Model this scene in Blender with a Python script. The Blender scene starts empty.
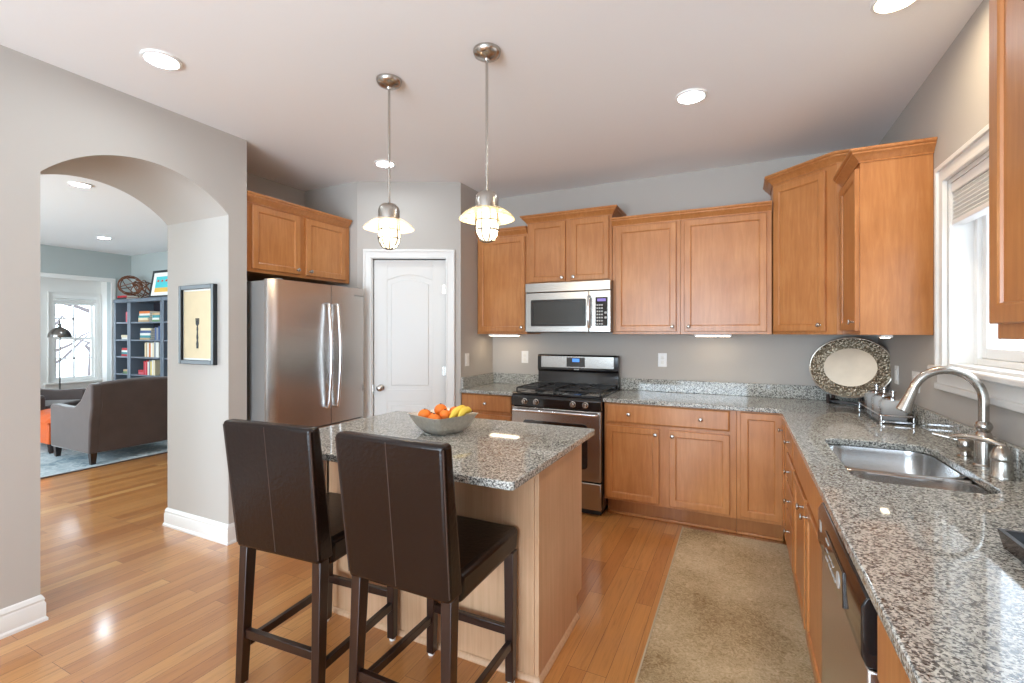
import bpy, bmesh, math, random
from mathutils import Vector, Matrix
random.seed(7)
C = bpy.context.scene.collection
sc = bpy.context.scene
PI = math.pi

# ------------------------------------------------------------ camera, world, sun, exposure
cam_d = bpy.data.cameras.new('camera'); cam = bpy.data.objects.new('camera', cam_d); C.objects.link(cam)
cam.location = (0, 0, 1.41); cam.rotation_euler = (PI/2, 0, math.radians(26.0))
cam_d.sensor_width = 36; cam_d.lens = 36*471/1024; cam_d.shift_y = -8.5/1024
cam_d.clip_start = 0.02; cam_d.clip_end = 200
sc.camera = cam
vs = sc.view_settings
sc.display_settings.display_device = 'sRGB'
vs.view_transform = 'Standard'; vs.look = 'None'; vs.gamma = 1.0; vs.use_curve_mapping = False
vs.exposure = 0.66
sc.cycles.use_denoising = True
sc.cycles.max_bounces = 10; sc.cycles.diffuse_bounces = 5; sc.cycles.glossy_bounces = 4
sc.cycles.transparent_max_bounces = 16; sc.cycles.transmission_bounces = 6
sc.cycles.sample_clamp_indirect = 6.0
sc.cycles.caustics_reflective = False; sc.cycles.caustics_refractive = False
SKY_STRENGTH = 4.0
CAN_STRENGTH = 62.0
PENDANT_STRENGTH = 4.0
w = bpy.data.worlds.new('sky'); sc.world = w; w.use_nodes = True
bgn = w.node_tree.nodes['Background']; bgn.inputs[0].default_value = (0.72, 0.86, 1.0, 1); bgn.inputs[1].default_value = SKY_STRENGTH

def area_light(name, loc, direction, sx, sy, power, color=(1, 1, 1)):
    l = bpy.data.lights.new(name, 'AREA'); l.shape = 'RECTANGLE'; l.size = sx; l.size_y = sy; l.energy = power; l.color = color
    o = bpy.data.objects.new(name, l); C.objects.link(o); o.location = loc
    o.rotation_euler = Vector(direction).to_track_quat('-Z', 'Y').to_euler()
    return o
# added fill lamps: behind the camera aimed at the ceiling, and in the living room
area_light('rear_ceiling_fill', (-1.05, -2.98, 1.25), (0, 1, 0.95), 3.2, 2.2, 150, (0.68, 0.85, 1.0))
area_light('living_room_fill', (-6.7, -0.55, 1.5), (0, 1, -0.1), 3.2, 1.9, 85, (0.76, 0.93, 1.0))

# ------------------------------------------------------------ materials
def S(r, g, b):
    f = lambda c: (c/255/12.92) if c/255 <= 0.04045 else ((c/255+0.055)/1.055)**2.4
    return (f(r), f(g), f(b), 1)
def newmat(name):
    m = bpy.data.materials.new(name); m.use_nodes = True
    nt = m.node_tree; return m, nt, nt.nodes['Principled BSDF']
def N(nt, t, **k):
    n = nt.nodes.new(t)
    for a, b in k.items():
        if a in n.inputs: n.inputs[a].default_value = b
        else: setattr(n, a, b)
    return n
def mat(name, col, rough=0.5, metal=0.0, var=0.0, vscale=6.0, bump=0.0, bscale=60, emit=None, estr=0, coat=0, spec=0.5, aniso=0, sheen=0):
    m, nt, p = newmat(name); L = nt.links
    p.inputs['Base Color'].default_value = col; p.inputs['Roughness'].default_value = rough; p.inputs['Metallic'].default_value = metal
    p.inputs['Specular IOR Level'].default_value = spec
    if coat: p.inputs['Coat Weight'].default_value = coat; p.inputs['Coat Roughness'].default_value = 0.08
    if sheen: p.inputs['Sheen Weight'].default_value = sheen; p.inputs['Sheen Roughness'].default_value = 0.4
    if aniso: p.inputs['Anisotropic'].default_value = aniso
    tc = N(nt, 'ShaderNodeTexCoord')
    if var:
        no = N(nt, 'ShaderNodeTexNoise', Scale=vscale, Detail=4.0); L.new(tc.outputs['Object'], no.inputs['Vector'])
        mx = N(nt, 'ShaderNodeMix', data_type='RGBA', blend_type='MIX')
        mx.inputs['A'].default_value = tuple(c*(1-var) for c in col[:3])+(1,); mx.inputs['B'].default_value = tuple(min(1, c*(1+var)) for c in col[:3])+(1,)
        for i in mx.inputs:
            if i.type == 'RGBA' and i.name == 'A': i.default_value = tuple(c*(1-var) for c in col[:3])+(1,)
            if i.type == 'RGBA' and i.name == 'B': i.default_value = tuple(min(1, c*(1+var)) for c in col[:3])+(1,)
        L.new(no.outputs['Fac'], mx.inputs[0]); L.new([o for o in mx.outputs if o.type == 'RGBA'][0], p.inputs['Base Color'])
    if bump:
        nb = N(nt, 'ShaderNodeTexNoise', Scale=bscale, Detail=3.0); L.new(tc.outputs['Object'], nb.inputs['Vector'])
        b = N(nt, 'ShaderNodeBump', Strength=bump, Distance=0.01); L.new(nb.outputs['Fac'], b.inputs['Height']); L.new(b.outputs[0], p.inputs['Normal'])
    if emit:
        p.inputs['Emission Color'].default_value = emit; p.inputs['Emission Strength'].default_value = estr
    return m
def ramp(nt, stops, interp='LINEAR'):
    r = nt.nodes.new('ShaderNodeValToRGB'); cr = r.color_ramp; cr.interpolation = interp
    while len(cr.elements) > 1: cr.elements.remove(cr.elements[-1])
    cr.elements[0].position = stops[0][0]; cr.elements[0].color = stops[0][1]
    for pos, c in stops[1:]:
        e = cr.elements.new(pos); e.color = c
    return r
def wood(name, c0, c1, c2, rough=0.33, sx=9, sz=0.9, coat=0.15, axis='Z', scale=5.0):
    m, nt, p = newmat(name); L = nt.links
    tc = N(nt, 'ShaderNodeTexCoord'); oi = N(nt, 'ShaderNodeObjectInfo')
    mp = N(nt, 'ShaderNodeMapping'); mp.inputs['Scale'].default_value = {'Z': (sx, sx, sz), 'X': (sz, sx, sx), 'Y': (sx, sz, sx)}[axis]
    add = N(nt, 'ShaderNodeVectorMath', operation='ADD'); sc_ = N(nt, 'ShaderNodeVectorMath', operation='SCALE'); sc_.inputs['Scale'].default_value = 7.0
    L.new(oi.outputs['Location'], sc_.inputs[0]); L.new(tc.outputs['Object'], add.inputs[0]); L.new(sc_.outputs[0], add.inputs[1]); L.new(add.outputs[0], mp.inputs['Vector'])
    n1 = N(nt, 'ShaderNodeTexNoise', Scale=scale, Detail=6.0, Roughness=0.6, Distortion=0.5); L.new(mp.outputs[0], n1.inputs['Vector'])
    n2 = N(nt, 'ShaderNodeTexNoise', Scale=3.5, Detail=3.0); L.new(add.outputs[0], n2.inputs['Vector'])
    mm = N(nt, 'ShaderNodeMath', operation='MULTIPLY_ADD'); mm.inputs[1].default_value = 0.55
    L.new(n1.outputs['Fac'], mm.inputs[0])
    m2 = N(nt, 'ShaderNodeMath', operation='MULTIPLY'); m2.inputs[1].default_value = 0.45; L.new(n2.outputs['Fac'], m2.inputs[0]); L.new(m2.outputs[0], mm.inputs[2])
    r = ramp(nt, [(0.30, c0), (0.5, c1), (0.70, c2)]); L.new(mm.outputs[0], r.inputs[0])
    L.new(r.outputs[0], p.inputs['Base Color'])
    p.inputs['Roughness'].default_value = rough; p.inputs['Coat Weight'].default_value = coat; p.inputs['Coat Roughness'].default_value = 0.2
    b = N(nt, 'ShaderNodeBump', Strength=0.04, Distance=0.002); L.new(n1.outputs['Fac'], b.inputs['Height']); L.new(b.outputs[0], p.inputs['Normal'])
    return m
def granite(name):
    m, nt, p = newmat(name); L = nt.links
    tc = N(nt, 'ShaderNodeTexCoord'); geo = N(nt, 'ShaderNodeNewGeometry')
    nd = N(nt, 'ShaderNodeTexNoise', Scale=60.0, Detail=2.0); L.new(geo.outputs['Position'], nd.inputs['Vector'])
    mixv = N(nt, 'ShaderNodeVectorMath', operation='MULTIPLY_ADD'); mixv.inputs[1].default_value = (0.010, 0.010, 0.010)
    L.new(nd.outputs['Color'], mixv.inputs[0]); L.new(geo.outputs['Position'], mixv.inputs[2])
    v1 = N(nt, 'ShaderNodeTexVoronoi', Scale=240.0); L.new(mixv.outputs[0], v1.inputs['Vector'])
    v2 = N(nt, 'ShaderNodeTexVoronoi', Scale=420.0); L.new(mixv.outputs[0], v2.inputs['Vector'])
    s1 = N(nt, 'ShaderNodeSeparateColor'); L.new(v1.outputs['Color'], s1.inputs[0])
    s2 = N(nt, 'ShaderNodeSeparateColor'); L.new(v2.outputs['Color'], s2.inputs[0])
    n3 = N(nt, 'ShaderNodeTexNoise', Scale=108.0, Detail=3.0); L.new(geo.outputs['Position'], n3.inputs['Vector'])
    a = N(nt, 'ShaderNodeMath', operation='MULTIPLY_ADD'); a.inputs[1].default_value = 0.9; L.new(n3.outputs['Fac'], a.inputs[0])
    b1 = N(nt, 'ShaderNodeMath', operation='MULTIPLY'); b1.inputs[1].default_value = 0.62; L.new(s1.outputs[0], b1.inputs[0]); L.new(b1.outputs[0], a.inputs[2])
    r = ramp(nt, [(0.0, S(14, 15, 18)), (0.54, S(60, 63, 68)), (0.62, S(120, 122, 122)), (0.71, S(168, 168, 161)), (0.82, S(198, 198, 190)), (0.95, S(218, 218, 211))], 'CONSTANT')
    L.new(a.outputs[0], r.inputs[0])
    r2 = ramp(nt, [(0.0, S(48, 48, 52)), (0.12, S(150, 146, 142)), (0.35, S(184, 183, 174)), (0.88, S(168, 156, 134))], 'CONSTANT'); L.new(s2.outputs[0], r2.inputs[0])
    mx = N(nt, 'ShaderNodeMixRGB'); mx.inputs[0].default_value = 0.25; L.new(r.outputs[0], mx.inputs[1]); L.new(r2.outputs[0], mx.inputs[2])
    L.new(mx.outputs[0], p.inputs['Base Color']); p.inputs['Roughness'].default_value = 0.045; p.inputs['Specular IOR Level'].default_value = 0.5
    return m
def planks(name):
    m, nt, p = newmat(name); L = nt.links
    geo = N(nt, 'ShaderNodeNewGeometry')
    sx = N(nt, 'ShaderNodeSeparateXYZ'); L.new(geo.outputs['Position'], sx.inputs[0])
    cb = N(nt, 'ShaderNodeCombineXYZ'); L.new(sx.outputs['Y'], cb.inputs['X']); L.new(sx.outputs['X'], cb.inputs['Y'])
    br = N(nt, 'ShaderNodeTexBrick', offset=0.37, offset_frequency=3, squash=1.0)
    br.inputs['Scale'].default_value = 1.0; br.inputs['Brick Width'].default_value = 0.95; br.inputs['Row Height'].default_value = 0.083
    br.inputs['Mortar Size'].default_value = 0.0009; br.inputs['Mortar Smooth'].default_value = 0.2; br.inputs['Bias'].default_value = 0.0
    br.inputs['Color1'].default_value = (0, 0, 0, 1); br.inputs['Color2'].default_value = (1, 1, 1, 1); br.inputs['Mortar'].default_value = (0.0, 0, 0, 1)
    L.new(cb.outputs[0], br.inputs['Vector'])
    pal = ramp(nt, [(0.0, S(176, 112, 58)), (0.35, S(196, 134, 74)), (0.6, S(208, 148, 86)), (0.85, S(188, 124, 66)), (1.0, S(220, 164, 100))]); L.new(br.outputs['Color'], pal.inputs[0])
    mp = N(nt, 'ShaderNodeMapping'); mp.inputs['Scale'].default_value = (1.3, 22, 1); L.new(cb.outputs[0], mp.inputs['Vector'])
    off = N(nt, 'ShaderNodeVectorMath', operation='MULTIPLY_ADD'); off.inputs[1].default_value = (9, 9, 9); L.new(br.outputs['Color'], off.inputs[0]); L.new(mp.outputs[0], off.inputs[2])
    g = N(nt, 'ShaderNodeTexNoise', Scale=2.6, Detail=7.0, Roughness=0.65, Distortion=1.2); L.new(off.outputs[0], g.inputs['Vector'])
    gr = ramp(nt, [(0.25, (0.66, 0.60, 0.55, 1)), (0.5, (1, 1, 1, 1)), (0.75, (1.12, 1.1, 1.06, 1))]); L.new(g.outputs['Fac'], gr.inputs[0])
    mu = N(nt, 'ShaderNodeMixRGB', blend_type='MULTIPLY'); mu.inputs[0].default_value = 0.85; L.new(pal.outputs[0], mu.inputs[1]); L.new(gr.outputs[0], mu.inputs[2])
    mo = N(nt, 'ShaderNodeMixRGB', blend_type='MIX'); mo.inputs[2].default_value = S(104, 62, 34); L.new(br.outputs['Fac'], mo.inputs[0]); L.new(mu.outputs[0], mo.inputs[1])
    L.new(mo.outputs[0], p.inputs['Base Color']); p.inputs['Roughness'].default_value = 0.28; p.inputs['Coat Weight'].default_value = 0.8; p.inputs['Coat Roughness'].default_value = 0.12
    b = N(nt, 'ShaderNodeBump', Strength=0.06, Distance=0.003); L.new(g.outputs['Fac'], b.inputs['Height']); L.new(b.outputs[0], p.inputs['Normal'])
    return m
def steel(name, col, rough=0.27, axis='Z'):
    m, nt, p = newmat(name); L = nt.links
    tc = N(nt, 'ShaderNodeTexCoord'); mp = N(nt, 'ShaderNodeMapping')
    mp.inputs['Scale'].default_value = {'Z': (160, 160, 2), 'X': (2, 160, 160), 'Y': (160, 2, 160)}[axis]
    L.new(tc.outputs['Object'], mp.inputs['Vector'])
    n = N(nt, 'ShaderNodeTexNoise', Scale=1.0, Detail=3.0); L.new(mp.outputs[0], n.inputs['Vector'])
    r = N(nt, 'ShaderNodeMapRange'); r.inputs['To Min'].default_value = rough-0.015; r.inputs['To Max'].default_value = rough+0.015; L.new(n.outputs['Fac'], r.inputs['Value'])
    p.inputs['Roughness'].default_value = rough; p.inputs['Base Color'].default_value = col; p.inputs['Metallic'].default_value = 1.0
    tg = N(nt, 'ShaderNodeTangent', direction_type='RADIAL', axis='Z'); L.new(tg.outputs[0], p.inputs['Tangent']); p.inputs['Anisotropic'].default_value = 0.75 if axis == 'Z' else 0.4
    return m
def pane_mat(name, tint=(1, 1, 1, 1), gloss=0.12):
    m = bpy.data.materials.new(name); m.use_nodes = True; nt = m.node_tree; nt.nodes.clear(); L = nt.links
    o = N(nt, 'ShaderNodeOutputMaterial'); mx = N(nt, 'ShaderNodeMixShader'); t = N(nt, 'ShaderNodeBsdfTransparent'); g = N(nt, 'ShaderNodeBsdfGlossy')
    t.inputs[0].default_value = tint; g.inputs['Roughness'].default_value = 0.02
    fr = N(nt, 'ShaderNodeLayerWeight'); fr.inputs['Blend'].default_value = 0.5
    pw = N(nt, 'ShaderNodeMath', operation='POWER'); pw.inputs[1].default_value = 4.0; ad = N(nt, 'ShaderNodeMath', operation='MULTIPLY_ADD'); ad.inputs[1].default_value = 0.5; ad.inputs[2].default_value = 0.03
    L.new(fr.outputs['Facing'], pw.inputs[0]); L.new(pw.outputs[0], ad.inputs[0]); L.new(ad.outputs[0], mx.inputs[0]); L.new(t.outputs[0], mx.inputs[1]); L.new(g.outputs[0], mx.inputs[2]); L.new(mx.outputs[0], o.inputs[0])
    return m
def rug_mat(name, a, b, c, scale):
    m, nt, p = newmat(name); L = nt.links
    geo = N(nt, 'ShaderNodeNewGeometry')
    n1 = N(nt, 'ShaderNodeTexNoise', Scale=scale, Detail=5.0, Roughness=0.7, Distortion=2.0); L.new(geo.outputs['Position'], n1.inputs['Vector'])
    n2 = N(nt, 'ShaderNodeTexNoise', Scale=2.2, Detail=3.0); L.new(geo.outputs['Position'], n2.inputs['Vector'])
    ad = N(nt, 'ShaderNodeMath', operation='MULTIPLY_ADD'); ad.inputs[1].default_value = 0.45; L.new(n2.outputs['Fac'], ad.inputs[0])
    m3 = N(nt, 'ShaderNodeMath', operation='MULTIPLY'); m3.inputs[1].default_value = 0.55; L.new(n1.outputs['Fac'], m3.inputs[0]); L.new(m3.outputs[0], ad.inputs[2])
    r = ramp(nt, [(0.36, a), (0.5, b), (0.62, c)]); L.new(ad.outputs[0], r.inputs[0]); L.new(r.outputs[0], p.inputs['Base Color'])
    p.inputs['Roughness'].default_value = 0.95; p.inputs['Specular IOR Level'].default_value = 0.1
    bp = N(nt, 'ShaderNodeBump', Strength=0.9, Distance=0.012); L.new(n1.outputs['Fac'], bp.inputs['Height']); L.new(bp.outputs[0], p.inputs['Normal'])
    return m
M = {}
M['wall'] = mat('wall_paint', S(188, 182, 175), 0.85, spec=0.2)
M['wall_lr'] = mat('wall_paint_cool_light', S(176, 182, 180), 0.85, spec=0.2)  # same wall paint, cool daylight of the living room put into the colour
M['ceiling'] = mat('ceiling_paint', S(243, 243, 243), 0.9, spec=0.1)
M['trim'] = mat('white_trim_paint', S(230, 228, 224), 0.4)
M['door'] = mat('white_door_paint', S(222, 219, 214), 0.4)
M['floor'] = planks('oak_floor')
M['cab'] = wood('maple_cabinet', S(166, 104, 54), S(184, 121, 68), S(200, 139, 84))
M['cabdark'] = wood('darker_maple', S(150, 92, 48), S(166, 106, 58), S(178, 118, 66))  # slightly darker maple for the toe kicks
M['island'] = wood('island_veneer', S(190, 148, 112), S(206, 166, 130), S(218, 180, 146), rough=0.4, sx=16, sz=0.5)
M['granite'] = granite('speckled_granite')
M['nickel'] = mat('brushed_nickel', (0.50, 0.47, 0.43, 1), 0.27, 1.0)
M['steel'] = steel('stainless_steel', (0.60, 0.57, 0.54, 1))
M['steelx'] = steel('stainless_steel_horizontal', (0.46, 0.44, 0.41, 1), 0.27, 'X')
M['steelside'] = mat('grey_fridge_side', S(160, 158, 155), 0.45, 0.4)
M['sink'] = steel('sink_steel', (0.66, 0.66, 0.66, 1), 0.22, 'X')
M['black'] = mat('black_enamel', (0.012, 0.011, 0.011, 1), 0.12, coat=0.4)
M['blackm'] = mat('black_iron', (0.02, 0.02, 0.02, 1), 0.5)
M['glassblack'] = mat('dark_oven_glass', (0.015, 0.013, 0.012, 1), 0.06, coat=0.6)
M['glassgrey'] = mat('grey_oven_glass', (0.035, 0.034, 0.030, 1), 0.06, coat=0.3)
M['leather'] = mat('dark_brown_leather', S(27, 15, 11), 0.26, bump=0.12, bscale=70, var=0.15, vscale=9, spec=0.35)
M['seam'] = mat('leather_seam', S(70, 54, 48), 0.4)
M['espresso'] = wood('espresso_wood', S(28, 13, 9), S(38, 19, 13), S(48, 26, 18), rough=0.3, coat=0.3)
M['white'] = mat('white_plastic', S(240, 239, 236), 0.35)
def bulb_mat():
    m = bpy.data.materials.new('lit_bulb_glass'); m.use_nodes = True; nt = m.node_tree; nt.nodes.clear(); L = nt.links
    o = N(nt, 'ShaderNodeOutputMaterial'); mx = N(nt, 'ShaderNodeMixShader'); t = N(nt, 'ShaderNodeBsdfTransparent'); e = N(nt, 'ShaderNodeEmission')
    e.inputs[0].default_value = (1.0, 0.84, 0.60, 1); e.inputs[1].default_value = PENDANT_STRENGTH; mx.inputs[0].default_value = 0.55
    L.new(t.outputs[0], mx.inputs[1]); L.new(e.outputs[0], mx.inputs[2]); L.new(mx.outputs[0], o.inputs[0]); return m
M['bulb'] = bulb_mat()
M['can'] = mat('lit_can_lens', (1, 1, 1, 1), 0.4, emit=(0.82, 0.93, 1.0, 1), estr=CAN_STRENGTH)
M['canwarm'] = mat('lit_warm_can_lens', (1, 1, 1, 1), 0.4, emit=(1.0, 0.80, 0.55, 1), estr=CAN_STRENGTH*1.7)
M['strip'] = mat('lit_under_cabinet_strip', (1, 1, 1, 1), 0.4, emit=(1.0, 0.80, 0.55, 1), estr=8)
M['pane'] = pane_mat('window_glass')
M['shade_fabric'] = mat('cellular_shade_fabric', S(222, 222, 218), 0.8)
M['orange'] = mat('orange_peel', S(246, 132, 40), 0.45, bump=0.2, bscale=220, var=0.1)
M['banana'] = mat('banana_peel', S(240, 208, 80), 0.5, var=0.08, vscale=20)
M['hammered'] = mat('hammered_metal', (0.78, 0.75, 0.68, 1), 0.32, 0.7, bump=0.6, bscale=70, var=0.25, vscale=60)
M['rug'] = rug_mat('tan_shag', S(150, 122, 84), S(206, 182, 142), S(232, 212, 176), 42)
M['rugedge'] = mat('rug_binding', S(196, 180, 150), 0.9)
M['rug_lr'] = rug_mat('pale_blue_pattern', S(120, 140, 152), S(176, 188, 194), S(214, 218, 218), 9)
M['velvet'] = mat('grey_velvet', S(82, 70, 67), 0.8, var=0.22, vscale=7, sheen=0.6)
M['ottoman'] = mat('orange_leather', S(206, 92, 40), 0.4, var=0.1)
M['bookcase'] = mat('slate_blue_paint', S(100, 110, 122), 0.45)
M['bookcase_in'] = mat('slate_dark_interior', S(38, 34, 44), 0.6)
M['copper'] = mat('copper_twig', S(120, 72, 46), 0.4, 0.5)
M['blackframe'] = mat('black_picture_frame', S(32, 36, 40), 0.35)
M['parch'] = mat('parchment_paper', S(218, 200, 164), 0.8, var=0.08, vscale=14)
M['paper'] = mat('white_mat_board', S(236, 234, 228), 0.8)
M['ink'] = mat('dark_ink', S(40, 44, 48), 0.7)
M['chrome'] = mat('polished_chrome', (0.75, 0.75, 0.76, 1), 0.12, 1.0)
M['lampmetal'] = mat('dark_lamp_metal', (0.24, 0.225, 0.21, 1), 0.25, 1.0)
M['bark'] = mat('grey_bark', S(96, 86, 84), 0.9)
M['snow'] = mat('snowy_ground', S(236, 238, 242), 0.9)
M['siding'] = mat('pale_brick_siding', S(196, 176, 168), 0.9)
M['tray'] = mat('black_lacquer_tray', (0.012, 0.012, 0.014, 1), 0.18)
M['display'] = mat('blue_clock_display', (0.01, 0.02, 0.05, 1), 0.2, emit=(0.1, 0.35, 1.0, 1), estr=0.7)
M['purple'] = mat('violet_display', (0.02, 0.02, 0.05, 1), 0.2, emit=(0.35, 0.25, 0.8, 1), estr=0.5)
M['marks'] = mat('pale_button_marks', S(190, 188, 184), 0.5)
def plate_mat():
    m, nt, p = newmat('embossed_silver'); L = nt.links
    tc = N(nt, 'ShaderNodeTexCoord')
    v = N(nt, 'ShaderNodeTexVoronoi', Scale=95.0, feature='SMOOTH_F1'); L.new(tc.outputs['Object'], v.inputs['Vector'])
    n = N(nt, 'ShaderNodeTexNoise', Scale=70.0, Detail=2.0); L.new(tc.outputs['Object'], n.inputs['Vector'])
    ad = N(nt, 'ShaderNodeMath', operation='ADD'); L.new(v.outputs['Distance'], ad.inputs[0]); L.new(n.outputs['Fac'], ad.inputs[1])
    r = ramp(nt, [(0.62, (0.62, 0.54, 0.42, 1)), (1.0, (0.16, 0.13, 0.09, 1))]); L.new(ad.outputs[0], r.inputs[0]); L.new(r.outputs[0], p.inputs['Base Color'])
    p.inputs['Metallic'].default_value = 0.85; p.inputs['Roughness'].default_value = 0.35
    b = N(nt, 'ShaderNodeBump', Strength=1.0, Distance=0.006, invert=True); L.new(ad.outputs[0], b.inputs['Height']); L.new(b.outputs[0], p.inputs['Normal'])
    return m
M['emboss'] = plate_mat()
M['silver'] = mat('worn_silver', (0.62, 0.57, 0.49, 1), 0.36, 0.9, var=0.18, vscale=9)
def brick_mat():
    m, nt, p = newmat('neighbour_brick'); L = nt.links
    geo = N(nt, 'ShaderNodeNewGeometry'); sx = N(nt, 'ShaderNodeSeparateXYZ'); L.new(geo.outputs['Position'], sx.inputs[0])
    cb = N(nt, 'ShaderNodeCombineXYZ'); L.new(sx.outputs['Y'], cb.inputs['X']); L.new(sx.outputs['Z'], cb.inputs['Y'])
    br = N(nt, 'ShaderNodeTexBrick'); br.inputs['Scale'].default_value = 3.0; L.new(cb.outputs[0], br.inputs['Vector'])
    br.inputs['Color1'].default_value = S(196, 160, 146); br.inputs['Color2'].default_value = S(206, 176, 164); br.inputs['Mortar'].default_value = S(220, 214, 208)
    L.new(br.outputs['Color'], p.inputs['Base Color']); p.inputs['Roughness'].default_value = 0.9
    return m
M['brick'] = brick_mat()

# ------------------------------------------------------------ mesh helpers
class MB:
    def __init__(s): s.v = []; s.f = []; s.m = None
    def add(s, vs, fs):
        b = len(s.v)
        s.v += [tuple((s.m @ Vector(p)) if s.m else p) for p in vs]; s.f += [tuple(b+i for i in f) for f in fs]; return s
    def box(s, x0, x1, y0, y1, z0, z1):
        return s.add([(x0,y0,z0),(x1,y0,z0),(x1,y1,z0),(x0,y1,z0),(x0,y0,z1),(x1,y0,z1),(x1,y1,z1),(x0,y1,z1)],
                     [(0,3,2,1),(4,5,6,7),(0,1,5,4),(1,2,6,5),(2,3,7,6),(3,0,4,7)])
    def hexa(s, bot, top):      # two quads of 4 points each
        return s.add(list(bot)+list(top), [(0,3,2,1),(4,5,6,7),(0,1,5,4),(1,2,6,5),(2,3,7,6),(3,0,4,7)])
    def prism(s, poly, a, b, axis='z'):
        mp = {'z': lambda p, h: (p[0], p[1], h), 'x': lambda p, h: (h, p[0], p[1]), 'y': lambda p, h: (p[0], h, p[1])}[axis]
        n = len(poly); vs = [mp(p, a) for p in poly]+[mp(p, b) for p in poly]
        return s.add(vs, [tuple(range(n))[::-1], tuple(range(n, 2*n))]+[(i, (i+1) % n, n+(i+1) % n, n+i) for i in range(n)])
    def loops(s, rings, cap0=True, cap1=True, closed=True):
        n = len(rings[0]); vs = [p for r in rings for p in r]; fs = []
        for k in range(len(rings)-1):
            for i in range(n if closed else n-1):
                j = (i+1) % n; fs.append((k*n+i, k*n+j, (k+1)*n+j, (k+1)*n+i))
        if cap0: fs.append(tuple(range(n))[::-1])
        if cap1: fs.append(tuple((len(rings)-1)*n+i for i in range(n)))
        return s.add(vs, fs)
    def lathe(s, prof, o=(0, 0, 0), axis='z', seg=24, sx=1, sy=1, cap=True):
        mp = {'z': lambda x, y, h: (o[0]+x, o[1]+y, o[2]+h), '-y': lambda x, y, h: (o[0]+x, o[1]-h, o[2]+y),
              'x': lambda x, y, h: (o[0]+h, o[1]+x, o[2]+y), '-x': lambda x, y, h: (o[0]-h, o[1]-x, o[2]+y)}[axis]
        rings = [[mp(r*sx*math.cos(2*PI*i/seg), r*sy*math.sin(2*PI*i/seg), h) for i in range(seg)] for r, h in prof]
        return s.loops(rings, cap, cap)
    def tube(s, pts, r, seg=10, closed=False):
        P = [Vector(p) for p in pts]; n = len(P); R = r if isinstance(r, (list, tuple)) else [r]*n
        T = [((P[(i+1) % n]-P[(i-1) % n]) if closed else (P[min(i+1, n-1)]-P[max(i-1, 0)])).normalized() for i in range(n)]
        up = Vector((0, 0, 1)) if abs(T[0].z) < 0.9 else Vector((1, 0, 0))
        u = (up-T[0]*up.dot(T[0])).normalized(); rings = []
        for i in range(n):
            u = (u-T[i]*u.dot(T[i])).normalized(); q = T[i].cross(u)
            rings.append([tuple(P[i]+u*R[i]*math.cos(2*PI*k/seg)+q*R[i]*math.sin(2*PI*k/seg)) for k in range(seg)])
        if closed: rings.append(rings[0]); return s.loops(rings, False, False)
        return s.loops(rings)
    def sweep(s, path, prof, z=0):   # plan path; profile (outward, up); outward is to the right of travel
        P = [Vector(p) for p in path]; rings = []
        for i, p in enumerate(P):
            ds = []
            if i > 0: ds.append((p-P[i-1]).normalized())
            if i < len(P)-1: ds.append((P[i+1]-p).normalized())
            ns = [Vector((d.y, -d.x)) for d in ds]
            nn = sum(ns, Vector((0, 0))); nn = nn/nn.length_squared*len(ns) if len(ns) > 1 else nn
            if len(ns) > 1: nn = (ns[0]+ns[1])/(1+ns[0].dot(ns[1]))
            rings.append([(p.x+nn.x*o, p.y+nn.y*o, z+h) for o, h in prof])
        return s.loops(rings)
    def ball(s, c, r, seg=16, rings=10, sx=1, sy=1, sz=1):
        return s.lathe([(r*math.sin(PI*k/rings)+1e-5, -r*sz*math.cos(PI*k/rings)) for k in range(rings+1)], c, 'z', seg, sx, sy)
    def build(s, name, m, parent=None, bev=0, seg=2, smooth=True, ang=38):
        me = bpy.data.meshes.new(name); me.from_pydata(s.v, [], s.f); me.update()
        bm = bmesh.new(); bm.from_mesh(me); bmesh.ops.recalc_face_normals(bm, faces=bm.faces); bm.to_mesh(me); bm.free()
        me.materials.append(m)
        if smooth:
            me.polygons.foreach_set('use_smooth', [True]*len(me.polygons)); me.set_sharp_from_angle(angle=math.radians(ang))
        o = bpy.data.objects.new(name, me); C.objects.link(o)
        if parent: o.parent = parent
        if bev:
            b = o.modifiers.new('bevel', 'BEVEL'); b.width = bev; b.segments = seg; b.limit_method = 'ANGLE'; b.angle_limit = math.radians(40)
        return o
def thing(name, label, cat, loc=(0, 0, 0), rz=0, group=None):
    o = bpy.data.objects.new(name, None); C.objects.link(o); o.location = loc; o.rotation_euler = (0, 0, rz)
    o.empty_display_size = 0.1
    o['label'] = label; o['category'] = cat
    if group: o['group'] = group
    return o
def tag(o, label, cat, group=None):
    o['label'] = label; o['category'] = cat
    if group: o['group'] = group
    return o
def struct(o): o['kind'] = 'structure'; return o
def bx(*a): return MB().box(*a)
def dup(root, loc, rz=None, label=None):
    r = root.copy(); C.objects.link(r); r.location = loc
    if rz is not None: r.rotation_euler = (0, 0, rz)
    if label: r['label'] = label
    for ch in list(root.children):
        c = ch.copy(); C.objects.link(c); c.parent = r
        for g in list(ch.children):
            d = g.copy(); C.objects.link(d); d.parent = c
    return r
def rrect(x0, x1, y0, y1, r, n=6):
    pts = []
    for cx, cy, a0 in ((x1-r, y0+r, -PI/2), (x1-r, y1-r, 0), (x0+r, y1-r, PI/2), (x0+r, y0+r, PI)):
        for k in range(n+1):
            a = a0+PI/2*k/n; pts.append((cx+r*math.cos(a), cy+r*math.sin(a)))
    return pts

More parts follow.
